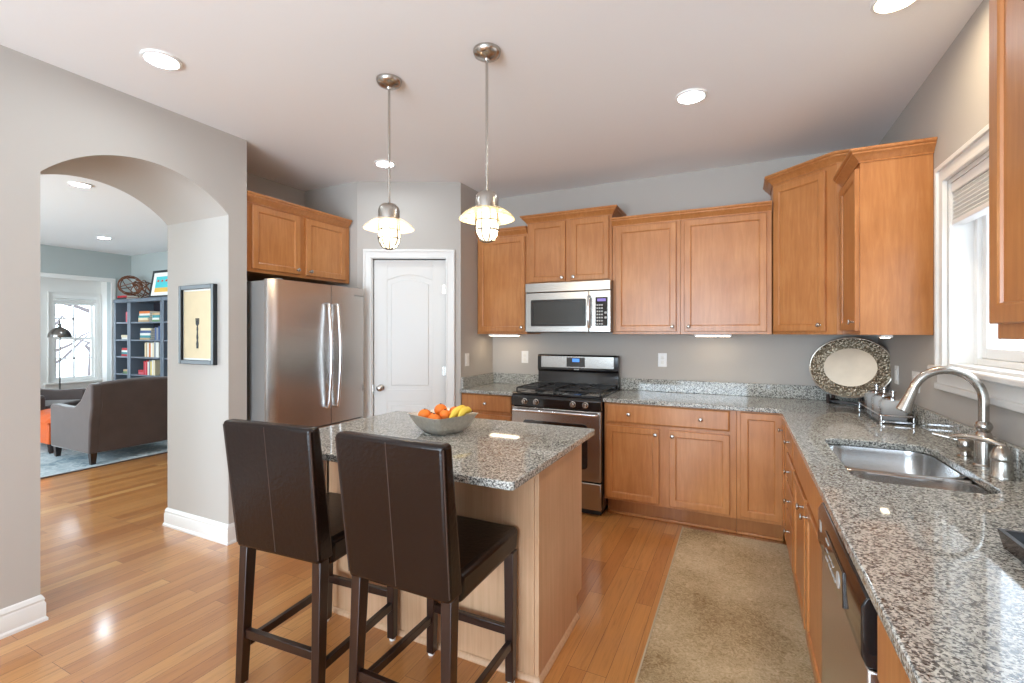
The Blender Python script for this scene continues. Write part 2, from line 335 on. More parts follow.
# ------------------------------------------------------------ room shell
ZC = 2.745
struct(bx(-10.2, 1.05, -3.1, 4.60, -0.10, 0).build('floor', M['floor']))
struct(bx(-10.2, 1.05, -3.1, 4.60, ZC, ZC+0.10).build('ceiling', M['ceiling']))
struct(bx(-2.36, 1.05, 4.15, 4.27, 0, ZC).build('wall_back', M['wall']))
WY0, WY1, WZ0, WZ1 = 1.72, 2.885, 1.255, 2.125          # kitchen window opening
wr = MB()
for a in ((WY1, 4.15, 0, ZC), (-3.1, WY0, 0, ZC), (WY0, WY1, 0, WZ0), (WY0, WY1, WZ1, ZC)): wr.box(0.87, 1.04, a[0], a[1], a[2], a[3])
struct(wr.build('wall_right', M['wall']))
AY0, AY1, AZ, AR = 1.06, 2.0, 2.20, 0.205                # arch opening
half = (AY1-AY0)/2; R = (half*half+AR*AR)/(2*AR); ac = (AY0+AY1)/2; cz = AZ+AR-R
arc = []
a0 = math.asin(half/R)
for k in range(29):
    a = -a0+2*a0*k/28; arc.append((ac+R*math.sin(a), cz+R*math.cos(a)))
poly = [(-3.1, 0), (AY0, 0)]+arc+[(AY1, 0), (2.13, 0), (2.13, ZC), (-3.1, ZC)]
struct(MB().prism(poly, -3.79, -3.085, 'x').build('wall_left', M['wall'], smooth=True, ang=20))
struct(bx(-3.79, -3.70, 2.13, 4.44, 0, ZC).build('wall_fridge_alcove', M['wall']))
struct(bx(-3.70, -3.043, 3.13, 3.25, 0, ZC).build('wall_alcove_side', M['wall']))
PA, PB = Vector((-3.043, 3.13)), Vector((-2.24, 3.555)); pang = math.atan2(PB.y-PA.y, PB.x-PA.x); PL = (PB-PA).length
pw = thing('wall_pantry', '', '', (PA.x, PA.y, 0), pang); del pw['label']; del pw['category']; struct(pw)
DX0, DX1, DH = 0.135, 0.775, 2.065
MB().prism([(0, 0), (DX0, 0), (DX0, DH), (DX1, DH), (DX1, 0), (PL, 0), (PL, ZC), (0, ZC)], 0, 0.10, 'y').build('wall_panel', M['wall'], pw)
struct(bx(-2.36, -2.24, 3.555, 4.15, 0, ZC).build('wall_pantry_side', M['wall']))
# wall behind the camera with the opening of the breakfast bay
wb = MB()
for a in ((-3.79, -2.75, 0, ZC), (0.65, 1.04, 0, ZC), (-2.75, 0.65, 2.38, ZC), (-2.75, -2.2, 0, 2.38), (0.1, 0.65, 0, 2.38)): wb.box(a[0], a[1], -3.2, -3.1, a[2], a[3])
struct(wb.build('wall_rear', M['wall']))
# living room
struct(bx(-10.2, -3.70, 4.44, 4.60, 0, ZC).build('wall_living_right', M['wall_lr']))
lw = MB(); lw.box(-9.62, -9.50, 4.143, 4.44, 0, ZC); lw.box(-9.62, -9.50, 1.4, 4.143, 2.29, ZC); lw.box(-9.62, -9.50, -1.2, 1.4, 0, ZC)
struct(lw.build('wall_living_far', M['wall_lr']))
VY0, VY1, VZ0, VZ1 = 3.50, 4.098, 0.62, 2.02
bay = MB()
bay.box(-9.92, -9.82, VY1, 4.20, 0, 2.29); bay.box(-9.92, -9.82, 1.3, VY0, 0, 2.29); bay.box(-9.92, -9.82, VY0, VY1, 0, VZ0); bay.box(-9.92, -9.82, VY0, VY1, VZ1, 2.29)
struct(bay.build('wall_bay', M['trim']))
struct(bx(-9.82, -9.62, 4.143, 4.25, 0, 2.29).build('wall_bay_side', M['trim']))
struct(bx(-9.92, -9.62, 1.3, 4.25, 2.29, 2.40).build('trim_1', M['trim']))
struct(MB().prism([(1.4, 2.26), (4.143, 2.26), (4.143, 0.13), (4.205, 0.13), (4.205, 2.325), (1.4, 2.325)], -9.50, -9.475, 'x').build('trim_2', M['trim'], bev=0.006))
lf = MB()
for a in ((-10.2, -8.4, 0, ZC), (-5.0, -3.79, 0, ZC), (-8.4, -5.0, 0, 0.5), (-8.4, -5.0, 2.5, ZC)): lf.box(a[0], a[1], -0.75, -0.65, a[2], a[3])
struct(lf.build('wall_living_left', M['wall_lr']))
# baseboards
BB = [(0, 0), (0.022, 0), (0.022, 0.012), (0.016, 0.022), (0.016, 0.085), (0.011, 0.098), (0.013, 0.108), (0.006, 0.125), (0, 0.13)]
struct(MB().sweep([(-3.79, 2.13), (-3.79, 2.0), (-3.085, 2.0), (-3.085, 2.13)], BB).build('baseboard_arch', M['trim'], ang=25))
struct(MB().sweep([(-3.085, -3.0), (-3.085, AY0), (-3.79, AY0), (-3.79, -0.6)], BB).build('baseboard_left', M['trim'], ang=25))
struct(MB().sweep([(-9.5, 4.143), (-9.5, 4.44), (-3.80, 4.44)], BB).build('baseboard_living', M['trim'], ang=25))

# ------------------------------------------------------------ pantry door (in the diagonal wall)
d1 = thing('door_1', '', '', (PA.x, PA.y, 0), pang); del d1['label']; del d1['category']; struct(d1)
def panel_door(x0, x1, z0, z1):
    mb = MB(); y0 = 0.03; t = 0.035; st = 0.115
    mb.box(x0+0.001, x1-0.001, y0+0.006, y0+t, z0+0.001, z1-0.001)
    px0, px1 = x0+st, x1-st
    ptop, pbot, ltop, lbot = z0+1.87, z0+0.90, z0+0.795, z0+0.22
    # proud rails and stiles so the panels read as recessed
    mb.box(x0, px0, y0, y0+0.01, z0, z1); mb.box(px1, x1, y0, y0+0.01, z0, z1)
    mb.box(px0, px1, y0, y0+0.01, ltop, pbot); mb.box(px0, px1, y0, y0+0.01, z0, lbot)
    arcp = [(px0+(px1-px0)*k/14, ptop+0.05*math.sin(PI*k/14)) for k in range(15)]
    mb.prism([(px0, z1), (px0, ptop)]+arcp[1:-1]+[(px1, ptop), (px1, z1)], y0, y0+0.01, 'y')
    return mb, px0, px1, ptop, pbot, ltop, lbot
mb, px0, px1, ptop, pbot, ltop, lbot = panel_door(DX0+0.004, DX1-0.004, 0.008, DH-0.004)
leaf = mb.build('door_leaf', M['door'], d1, bev=0.002)
ins = 0.035
arcp = [(px0+ins+(px1-px0-2*ins)*k/14, ptop-ins+0.045*math.sin(PI*k/14)) for k in range(15)]
MB().prism([(px0+ins, pbot+ins)]+[(px1-ins, pbot+ins)]+arcp[::-1], 0.028, 0.045, 'y').build('raised_panel', M['door'], d1, bev=0.006)
bx(px0+ins, px1-ins, 0.028, 0.045, lbot+ins, ltop-ins).build('raised_panel', M['door'], d1, bev=0.006)
MB().lathe([(0.028, 0), (0.03, 0.004), (0.012, 0.01), (0.011, 0.03), (0.022, 0.036), (0.029, 0.048), (0.027, 0.06), (0.012, 0.067), (0.001, 0.068)], (DX0+0.065, 0.03, 0.925), '-y').build('door_knob', M['nickel'], d1)['label'] = 'brushed nickel round knob'
bx(DX0-0.012, DX0+0.004, 0.0, 0.032, 0.895, 0.955).build('strike_plate', M['nickel'], d1)
for z in (1.80, 1.07, 0.30):
    mb = MB().lathe([(0.007, -0.045), (0.007, 0.045)], (DX1-0.002, 0.022, z), 'z', 10); mb.box(DX1-0.03, DX1, 0.022, 0.029, z-0.04, z+0.04); mb.build('hinge', M['nickel'], d1)
jb = MB().prism([(DX0-0.015, 0), (DX0, 0), (DX0, DH), (DX1, DH), (DX1, 0), (DX1+0.015, 0), (DX1+0.015, DH+0.015), (DX0-0.015, DH+0.015)], -0.002, 0.10, 'y'); jb.build('door_jamb', M['trim'], d1)
def casing(x0, x1, z1, wd, y, parent, z0=0.0):
    for (a, b, t) in ((0.002, wd-0.002, 0.014), (wd-0.02, wd, 0.024), (0.0, 0.012, 0.018)):
        MB().prism([(x0-b, z0), (x0-a, z0), (x0-a, z1+a), (x1+a, z1+a), (x1+a, z0), (x1+b, z0), (x1+b, z1+b), (x0-b, z1+b)], y-t, y, 'y').build('casing', M['trim'], parent, bev=0.003)
casing(DX0-0.006, DX1+0.006, DH+0.006, 0.075, 0, d1)

# ------------------------------------------------------------ kitchen window (window_1, in the right wall; local x runs towards the camera, local -y into the room)
w1 = thing('window_1', '', '', (0.87, WY1, 0), -PI/2); del w1['label']; del w1['category']; struct(w1)
WW = WY1-WY0
casing_w = 0.082
fr = MB()
for a in ((0, 0.02), (WW-0.02, WW)): fr.box(a[0], a[1], 0.0, 0.17, WZ0, WZ1)
fr.box(0.02, WW-0.02, 0.0, 0.17, WZ1-0.02, WZ1); fr.box(0.02, WW-0.02, 0.0, 0.17, WZ0, WZ0+0.012)
fr.build('window_jamb', M['trim'], w1)
# vinyl frame then two sliding-sash leaves
vf = MB()
for a in ((0.02, 0.055), (WW-0.055, WW-0.02)): vf.box(a[0], a[1], 0.085, 0.165, WZ0+0.012, WZ1-0.02)
vf.box(0.055, WW-0.055, 0.085, 0.165, WZ0+0.012, WZ0+0.04); vf.box(0.055, WW-0.055, 0.085, 0.165, WZ1-0.05, WZ1-0.02)
vf.build('window_frame', M['white'], w1, bev=0.003)
for (a, b, y) in ((0.057, WW/2+0.02, 0.10), (WW/2-0.02, WW-0.057, 0.135)):
    sb = MB(); sw = 0.045; z0, z1 = WZ0+0.042, WZ1-0.052
    sb.box(a, a+sw, y, y+0.03, z0, z1); sb.box(b-sw, b, y, y+0.03, z0, z1); sb.box(a+sw, b-sw, y, y+0.03, z0, z0+sw); sb.box(a+sw, b-sw, y, y+0.03, z1-sw, z1)
    s_ = sb.build('sash', M['white'], w1, bev=0.003)
    bx(a+sw-0.004, b-sw+0.004, y+0.012, y+0.016, z0+sw-0.004, z1-sw+0.004).build('pane', M['pane'], s_, smooth=False)
# casing: sides and head with back band, stool and apron
for (a, b, t) in ((0.002, casing_w-0.002, 0.016), (casing_w-0.022, casing_w, 0.028), (0, 0.014, 0.022)):
    MB().prism([(-b, WZ0-0.02), (-a, WZ0-0.02), (-a, WZ1+a), (WW+a, WZ1+a), (WW+a, WZ0-0.02), (WW+b, WZ0-0.02), (WW+b, WZ1+b), (-b, WZ1+b)], -t, 0, 'y').build('casing', M['trim'], w1, bev=0.003)
bx(-0.10, WW+0.10, -0.05, 0.085, WZ0-0.028, WZ0).build('window_sill', M['trim'], w1, bev=0.008)
ap = MB().box(-0.085, WW+0.085, -0.016, 0, WZ0-0.10, WZ0-0.028); ap.box(-0.085, WW+0.085, -0.028, 0, WZ0-0.115, WZ0-0.085)
ap.build('apron', M['trim'], w1, bev=0.005)
# cellular shade drawn up under the window head
shd = thing('cellular_shade', 'white pleated shade drawn up at the top of the window over the sink', 'window shade', (0.87, WY1, 0), -PI/2)
bx(0.022, WW-0.022, 0.004, 0.06, WZ1-0.065, WZ1-0.021).build('head_rail', M['white'], shd, bev=0.004)
cells = MB()
for k in range(7):
    zt = WZ1-0.066-0.018*k
    cells.prism([(0.016, zt), (0.008, zt-0.009), (0.016, zt-0.018), (0.050, zt-0.018), (0.058, zt-0.009), (0.050, zt)], 0.026, WW-0.026, 'x')
cells.build('pleats', M['shade_fabric'], shd, smooth=False)
bx(0.024, WW-0.024, 0.006, 0.058, WZ1-0.215, WZ1-0.193).build('bottom_rail', M['white'], shd, bev=0.004)

# ------------------------------------------------------------ living room window (window_2)
w2 = thing('window_2', '', '', (-9.82, VY0, 0), PI/2); del w2['label']; del w2['category']; struct(w2)
VW = VY1-VY0
f2 = MB()
f2.box(0, 0.04, 0, 0.10, VZ0, VZ1); f2.box(VW-0.04, VW, 0, 0.10, VZ0, VZ1); f2.box(0.04, VW-0.04, 0, 0.10, VZ0, VZ0+0.04); f2.box(0.04, VW-0.04, 0, 0.10, VZ1-0.04, VZ1)
f2.build('window_frame', M['white'], w2)
for (z0, z1, y) in ((VZ0+0.04, 1.335, 0.03), (1.305, VZ1-0.04, 0.055)):
    sb = MB(); a, b = 0.04, VW-0.04; sw = 0.035
    sb.box(a, a+sw, y, y+0.025, z0, z1); sb.box(b-sw, b, y, y+0.025, z0, z1); sb.box(a+sw, b-sw, y, y+0.025, z0, z0+sw); sb.box(a+sw, b-sw, y, y+0.025, z1-sw, z1)
    sb.box((a+b)/2-0.012, (a+b)/2+0.012, y+0.004, y+0.02, z0+sw, z1-sw); sb.box(a+sw, b-sw, y+0.004, y+0.02, (z0+z1)/2-0.012, (z0+z1)/2+0.012)
    s_ = sb.build('sash', M['white'], w2)
    bx(a+sw-0.003, b-sw+0.003, y+0.010, y+0.013, z0+sw-0.003, z1-sw+0.003).build('pane', M['pane'], s_, smooth=False)
for (a, b, t) in ((0.0, 0.042, 0.016), (0.030, 0.044, 0.028)):
    MB().prism([(-b, VZ0), (-a, VZ0), (-a, VZ1+a), (VW+a, VZ1+a), (VW+a, VZ0), (VW+b, VZ0), (VW+b, VZ1+b), (-b, VZ1+b)], -t, 0, 'y').build('casing', M['trim'], w2, bev=0.003)
bx(-0.09, VW+0.09, -0.06, 0.03, VZ0-0.03, VZ0).build('window_sill', M['trim'], w2, bev=0.006)
bx(-0.08, VW+0.08, -0.016, 0, VZ0-0.10, VZ0-0.03).build('apron', M['trim'], w2, bev=0.003)
rs = thing('roller_shade', 'white roller shade rolled up at the top of the living room window', 'window shade', (-9.82, VY0, 0), PI/2)
MB().lathe([(0.028, 0.0), (0.028, VW-0.06)], (0.03, 0.0, VZ1-0.075), 'x', 16).build('roll', M['shade_fabric'], rs)
bx(0.035, VW-0.035, 0.012, 0.02, VZ1-0.15, VZ1-0.07).build('shade_cloth', M['shade_fabric'], rs)

# ------------------------------------------------------------ cabinetry
def knob_mb(x, y, z):
    return MB().lathe([(0.007, 0), (0.007, 0.002), (0.0045, 0.004), (0.0045, 0.014), (0.012, 0.018), (0.0145, 0.022), (0.013, 0.026), (0.006, 0.0285), (0.001, 0.029)], (x, y, z), '-y', 16)
def shaker(x0, x1, z0, z1, t=0.02, s=0.048):
    c = 0.003
    def ring(i, y): return [(x0+i, y, z0+i), (x1-i, y, z0+i), (x1-i, y, z1-i), (x0+i, y, z1-i)]
    return MB().loops([ring(0, 0), ring(0, -t+c), ring(c, -t), ring(s-0.006, -t), ring(s, -t+0.003), ring(s+0.002, -t+0.009)])
def slab(x0, x1, z0, z1, t=0.02):
    def ring(i, y): return [(x0+i, y, z0+i), (x1-i, y, z0+i), (x1-i, y, z1-i), (x0+i, y, z1-i)]
    return MB().loops([ring(0, 0), ring(0, -t+0.006), ring(0.005, -t+0.002), ring(0.011, -t)])
CROWN = [(0.0, 0.0), (0.007, 0.0), (0.007, 0.008), (0.012, 0.012), (0.020, 0.022), (0.034, 0.036), (0.040, 0.040), (0.040, 0.048), (0.048, 0.052), (0.052, 0.058), (0.052, 0.066), (-0.02, 0.066), (-0.02, 0.0)]
def fronts_on(root, fronts, mtx=None):
    for fk, x0, x1, z0, z1, ks in fronts:
        mb = shaker(x0, x1, z0, z1) if fk == 'door' else slab(x0, x1, z0, z1)
        if mtx: mb.v = [tuple(mtx @ Vector(p)) for p in mb.v]
        d = mb.build(fk, M['cab'], root, smooth=False)
        for kx, kz in ks:
            kb = knob_mb(kx, -0.02, kz)
            if mtx: kb.v = [tuple(mtx @ Vector(p)) for p in kb.v]
            kb.build('knob', M['nickel'], d)['label'] = 'brushed nickel knob'
def cabinet(name, label, loc, rz, wd, dp, z0, z1, fronts, crown=None, toe=0, group=None, cat='cabinet'):
    root = thing(name, label, cat, (loc[0], loc[1], 0 if toe else z0), rz, group)
    b = 0 if toe else z0
    bx(0, wd, 0, dp, z0-b, z1-b).build('cabinet_body', M['cab'], root, bev=0.0015, seg=1)
    fronts_on(root, [(k, x0, x1, a-b, c-b, [(kx, kz-b) for kx, kz in ks]) for k, x0, x1, a, c, ks in fronts])
    if crown:
        MB().sweep(crown, CROWN, z1-b-0.012).build('crown_molding', M['cab'], root, ang=25)
    if toe:
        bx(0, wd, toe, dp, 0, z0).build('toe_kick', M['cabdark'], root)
        bx(0, wd, toe-0.016, toe, 0, 0.022).build('shoe_molding', M['cab'], root, bev=0.006)
    return root
UF = 3.845  # upper frame plane
G_UP = None
cabinet('wall_cabinet', 'tall single-door maple wall cabinet left of the microwave, in the corner', (-2.237, UF), 0, 0.517, 0.300, 1.40, 2.305,
        [('door', 0.022, 0.497, 1.422, 2.275, [(0.468, 1.46)])], crown=[(0.0, 0), (0.517, 0)])
cabinet('wall_cabinet', 'short two-door maple wall cabinet above the microwave', (-1.718, UF-0.01), 0, 0.760, 0.31, 1.842, 2.392,
        [('door', 0.03, 0.362, 1.855, 2.372, [(0.335, 1.885)]), ('door', 0.412, 0.738, 1.855, 2.372, [(0.44, 1.885)])], crown=[(0, 0.31), (0, 0), (0.76, 0), (0.76, 0.31)])
cabinet('wall_cabinet', 'narrower maple wall cabinet right of the microwave, single door', (-0.956, UF), 0, 0.530, 0.300, 1.40, 2.292,
        [('door', 0.032, 0.500, 1.422, 2.268, [(0.473, 1.46)])], crown=[(0, 0), (0.53, 0)])
cabinet('wall_cabinet', 'wider single-door maple wall cabinet over the back counter, beside the diagonal one', (-0.425, UF), 0, 0.618, 0.300, 1.40, 2.292,
        [('door', 0.030, 0.586, 1.422, 2.272, [(0.06, 1.46)])], crown=[(0, 0), (0.618, 0)])
# diagonal corner wall cabinet, taller than its neighbours
dc = thing('corner_wall_cabinet', 'tall diagonal maple wall cabinet in the corner above the silver platter', 'cabinet', (0.20, 3.87, 1.40), 0)
dx, dy = 0.335, -0.325
dl = math.hypot(dx, dy); da = math.atan2(dy, dx); hz = 2.482-1.40
MB().prism([(0, 0), (dx, dy), (0.668, dy), (0.668, 0.278), (0, 0.278)], 0, hz, 'z').build('cabinet_body', M['cab'], dc, bev=0.0015, seg=1)
fronts_on(dc, [('door', 0.022, dl-0.065, 0.022, hz-0.035, [(dl-0.095, 0.062)])], Matrix.Rotation(da, 4, 'Z'))
MB().sweep([(0, 0.278), (0, 0), (dx, dy), (0.665, dy)], CROWN, hz-0.012).build('crown_molding', M['cab'], dc, ang=25)
# right wall uppers (front faces -X, local x runs towards the camera)
cabinet('wall_cabinet', 'maple wall cabinet left of the sink window with a broad plain end panel', (0.565, 3.540), -PI/2, 0.480, 0.303, 1.40, 2.325,
        [('door', 0.03, 0.462, 1.422, 2.29, [(0.43, 1.47)])], crown=[(0, 0), (0.48, 0), (0.48, 0.303)])
cabinet('wall_cabinet', 'maple wall cabinet nearest the camera on the right, past the window', (0.562, 1.555), -PI/2, 0.90, 0.306, 1.395, 2.33,
        [('door', 0.010, 0.43, 1.432, 2.30, [(0.40, 1.47)]), ('door', 0.46, 0.88, 1.432, 2.30, [(0.49, 1.47)])], crown=[(0, 0.30), (0, 0), (0.90, 0), (0.9, 0.30)])
# cabinet over the fridge (front faces +X)
cabinet('wall_cabinet', 'wide two-door maple cabinet above the stainless refrigerator', (-3.126, 2.135), PI/2, 0.985, 0.572, 1.845, 2.345,
        [('door', 0.055, 0.455, 1.868, 2.322, [(0.425, 1.90)]), ('door', 0.512, 0.925, 1.868, 2.322, [(0.545, 1.90)])], crown=[(0, 0), (0.968, 0)])
# base cabinets
BF = 3.565
cabinet('base_cabinet', 'maple base cabinet right of the stove with one wide drawer over two doors', (-0.948, BF), 0, 0.915, 0.582, 0.142, 0.884,
        [('drawer', 0.018, 0.874, 0.735, 0.875, [(0.19, 0.803), (0.69, 0.803)]), ('door', 0.018, 0.407, 0.163, 0.708, [(0.383, 0.668)]), ('door', 0.477, 0.874, 0.163, 0.708, [(0.501, 0.668)])], toe=0.11)
cabinet('base_cabinet', 'narrow full-height single-door maple base cabinet at the inner corner', (-0.032, BF), 0, 0.285, 0.582, 0.142, 0.884,
        [('door', 0.024, 0.272, 0.165, 0.872, [])], toe=0.11)
cabinet('base_cabinet', 'small maple base cabinet between the pantry wall and the stove', (-2.237, BF), 0, 0.515, 0.582, 0.142, 0.884,
        [('drawer', 0.02, 0.497, 0.735, 0.875, [(0.255, 0.803)]), ('door', 0.02, 0.497, 0.163, 0.708, [(0.46, 0.668)])], toe=0.11)
RF = 0.255
cabinet('base_cabinet', 'maple corner base cabinet on the sink run beside the inner corner', (RF, 3.563), -PI/2, 0.333, 0.612, 0.142, 0.884,
        [('door', 0.035, 0.315, 0.165, 0.872, [(0.115, 0.79)])], toe=0.085)
cabinet('base_cabinet', 'maple base cabinet with a stack of four drawers left of the sink doors', (RF, 3.229), -PI/2, 0.43, 0.612, 0.142, 0.884,
        [('drawer', 0.018, 0.412, 0.735, 0.875, [(0.215, 0.805)]), ('drawer', 0.018, 0.412, 0.572, 0.708, [(0.215, 0.64)]),
         ('drawer', 0.018, 0.412, 0.405, 0.545, [(0.215, 0.477)]), ('drawer', 0.018, 0.412, 0.165, 0.378, [(0.215, 0.31)])], toe=0.085)
sb_ = cabinet('base_cabinet', 'wide two-door maple base cabinet under the sink', (RF, 2.798), -PI/2, 1.006, 0.612, 0.142, 0.66,
        [('drawer', 0.02, 0.985, 0.735, 0.875, []), ('door', 0.02, 0.478, 0.163, 0.708, [(0.45, 0.668)]), ('door', 0.526, 0.985, 0.163, 0.708, [(0.575, 0.668)])], toe=0.085)
fb = MB().box(0, 1.006, 0, 0.02, 0.66, 0.884); fb.build('face_frame', M['cab'], sb_)
cabinet('base_cabinet', 'maple base cabinet nearest the camera, past the dishwasher', (RF, 1.165), -PI/2, 1.10, 0.612, 0.142, 0.884,
        [('drawer', 0.03, 0.50, 0.735, 0.875, [(0.265, 0.805)]), ('door', 0.03, 0.50, 0.163, 0.708, [(0.47, 0.668)]), ('drawer', 0.55, 1.07, 0.735, 0.875, [(0.81, 0.805)]), ('door', 0.55, 1.07, 0.163, 0.708, [(0.58, 0.668)])], toe=0.085)

# ------------------------------------------------------------ countertops
SX0, SX1, SY0, SY1 = 0.345, 0.735, 1.945, 2.665
def slab_with_hole(outer, hole, z0, z1):
    bm = bmesh.new(); es = []
    for lp in (outer, hole):
        if not lp: continue
        vv = [bm.verts.new((x, y, z1)) for x, y in lp]
        es += [bm.edges.new((vv[i], vv[(i+1) % len(vv)])) for i in range(len(vv))]
    bmesh.ops.triangle_fill(bm, use_beauty=True, use_dissolve=False, edges=es)
    g = bmesh.ops.extrude_face_region(bm, geom=bm.faces[:])
    for e in g['geom']:
        if isinstance(e, bmesh.types.BMVert): e.co.z = z0
    bmesh.ops.recalc_face_normals(bm, faces=bm.faces)
    mb = MB(); bm.verts.index_update(); mb.v = [tuple(v.co) for v in bm.verts]; mb.f = [tuple(v.index for v in f.verts) for f in bm.faces]; bm.free()
    return mb
ct = thing('countertop', 'L-shaped speckled granite countertop running from the stove round past the sink', 'countertop', (0.87, 4.15, 0.884))
def rel(pts, o): return [(x-o[0], y-o[1]) for x, y in pts]
OC = (0.87, 4.15)
inner = [(0.227, 0.04), (0.868, 0.04), (0.868, 4.148), (-0.952, 4.148), (-0.952, 3.531), (0.215, 3.531), (0.227, 3.519)]
slab_with_hole(rel(inner, OC), rel(rrect(SX0, SX1, SY0, SY1, 0.085, 8), OC), 0, 0.030).build('slab', M['granite'], ct, bev=0.004, ang=30)
bx(-1.822, -0.002, -0.024, -0.002, 0.030, 0.132).build('backsplash', M['granite'], ct, bev=0.003)
bx(-0.024, -0.002, -4.108, -0.025, 0.030, 0.132).build('backsplash', M['granite'], ct, bev=0.003)
c2 = thing('countertop', 'small granite countertop in the corner left of the stove', 'countertop', (-2.24, 4.15, 0.884))
bx(0.001, 0.520, -0.619, -0.002, 0, 0.030).build('slab', M['granite'], c2, bev=0.004)
bx(0.001, 0.520, -0.024, -0.002, 0.030, 0.132).build('backsplash', M['granite'], c2, bev=0.003)
bx(0.001, 0.023, -0.590, -0.025, 0.030, 0.132).build('backsplash', M['granite'], c2, bev=0.003)

# ------------------------------------------------------------ island
isl = thing('kitchen_island', 'light wood kitchen island with plain veneer sides under a granite top', 'kitchen island', (-1.335, 2.03, 0))
ix0, ix1, iy0, iy1 = -0.58, 0.60, -0.275, 0.285
bx(ix0+0.02, ix1-0.02, iy0+0.012, iy1, 0.10, 0.884).build('cabinet_body', M['island'], isl)
bx(ix0+0.02, ix1-0.02, iy0+0.012, iy1-0.07, 0.0, 0.10).build('toe_kick', M['island'], isl)
bx(ix0+0.0, ix1-0.045, iy0, iy0+0.012, 0.0, 0.884).build('back_panel', M['island'], isl)
bx(ix1-0.045, ix1-0.02, iy0-0.002, iy0+0.014, 0, 0.884).build('corner_stile', M['island'], isl)
for s, a in ((1, ix1-0.02), (-1, ix0)):
    MB().prism([(iy0, 0), (iy1-0.075, 0), (iy1-0.075, 0.105), (iy1+0.005, 0.105), (iy1+0.005, 0.884), (iy0, 0.884)], a, a+0.02, 'x').build('end_panel', M['island'], isl, bev=0.002)
SH = [(0, 0), (0.014, 0), (0.014, 0.006), (0.010, 0.014), (0.004, 0.020), (0, 0.022)]
MB().sweep([(ix0-0.0, iy0-0.002), (ix1, iy0-0.002), (ix1, iy1-0.075)], SH).build('shoe_molding', M['island'], isl, ang=25)
fronts_on(isl, [('door', 0.02, 0.56, 0.13, 0.70, [(0.53, 0.66)]), ('door', 0.62, 1.16, 0.13, 0.70, [(0.65, 0.66)]), ('drawer', 0.02, 0.56, 0.73, 0.87, [(0.29, 0.8)]), ('drawer', 0.62, 1.16, 0.73, 0.87, [(0.89, 0.8)])],
          Matrix.Translation((ix1-0.02, iy1, 0)) @ Matrix.Rotation(PI, 4, 'Z') @ Matrix.Translation((-0.02, 0, 0)) )
it = thing('island_countertop', 'rectangular speckled granite slab on the island, overhanging towards the stools', 'countertop', (-1.335, 2.03, 0.884))
MB().prism(rrect(-0.645, 0.654, -0.625, 0.352, 0.016, 4), 0, 0.030, 'z').build('slab', M['granite'], it, bev=0.004)

# ------------------------------------------------------------ refrigerator (front faces +X; local x runs +Y, local -y is +X)
fg = thing('refrigerator', 'stainless french-door refrigerator with two curved bar handles', 'refrigerator', (-2.965, 2.172, 0), PI/2)
FW = 0.918
bx(0.004, FW-0.004, 0.0, 0.70, 0.03, 1.775).build('cabinet_case', M['steelside'], fg, bev=0.004)
def bowed(x0, x1, z0, z1, y0, dep, bulge, c0, c1):
    pts = [(x0, y0)]
    n = 14
    for k in range(n+1):
        t = k/n; x = x0+(x1-x0)*t; g = (x-c0)/(c1-c0)
        y = -dep-bulge*4*g*(1-g)
        e = 0.0
        if g < 0.035: e = 0.022*(1-g/0.035)**2
        if g > 0.965: e = 0.022*(1-(1-g)/0.035)**2
        pts.append((x, y0+y+e))
    pts.append((x1, y0))
    return MB().prism(pts, z0, z1, 'z')
mid = 0.527
for a, b in ((0.0, mid-0.003), (mid+0.003, FW)):
    bowed(a, b, 0.70, 1.785, -0.004, 0.052, 0.016, 0, FW).build('door', M['steel'], fg, ang=50)
bowed(0, FW, 0.07, 0.692, -0.004, 0.052, 0.016, 0, FW).build('freezer_drawer', M['steel'], fg, ang=50)
bx(0.02, FW-0.02, -0.03, 0.02, 0.0, 0.068).build('base_grille', M['blackm'], fg)
for hx in (mid-0.045, mid+0.045):
    pts = []
    for k in range(17):
        t = k/16; z = 0.835+0.80*t; pts.append((hx, -0.095-0.030*math.sin(PI*t), z))
    pts = [(hx, -0.07, 0.835)]+pts+[(hx, -0.07, 1.635)]
    MB().tube(pts, 0.0125, 12).build('handle', M['chrome'], fg)['label'] = 'polished vertical bar handle'
pts = [(0.10, -0.115, 0.60), (0.11, -0.128, 0.60), (FW-0.11, -0.128, 0.60), (FW-0.10, -0.115, 0.60)]
MB().tube([(0.10, -0.068, 0.60)]+pts+[(FW-0.10, -0.068, 0.60)], 0.012, 12).build('freezer_handle', M['chrome'], fg)
bx(FW-0.145, FW-0.045, -0.0665, -0.05, 1.716, 1.728).build('badge', M['steelside'], fg)
for hx in (0.06, FW-0.10):
    bx(hx, hx+0.05, -0.05, 0.06, 1.776, 1.795).build('hinge_cover', M['steelside'], fg, bev=0.004)

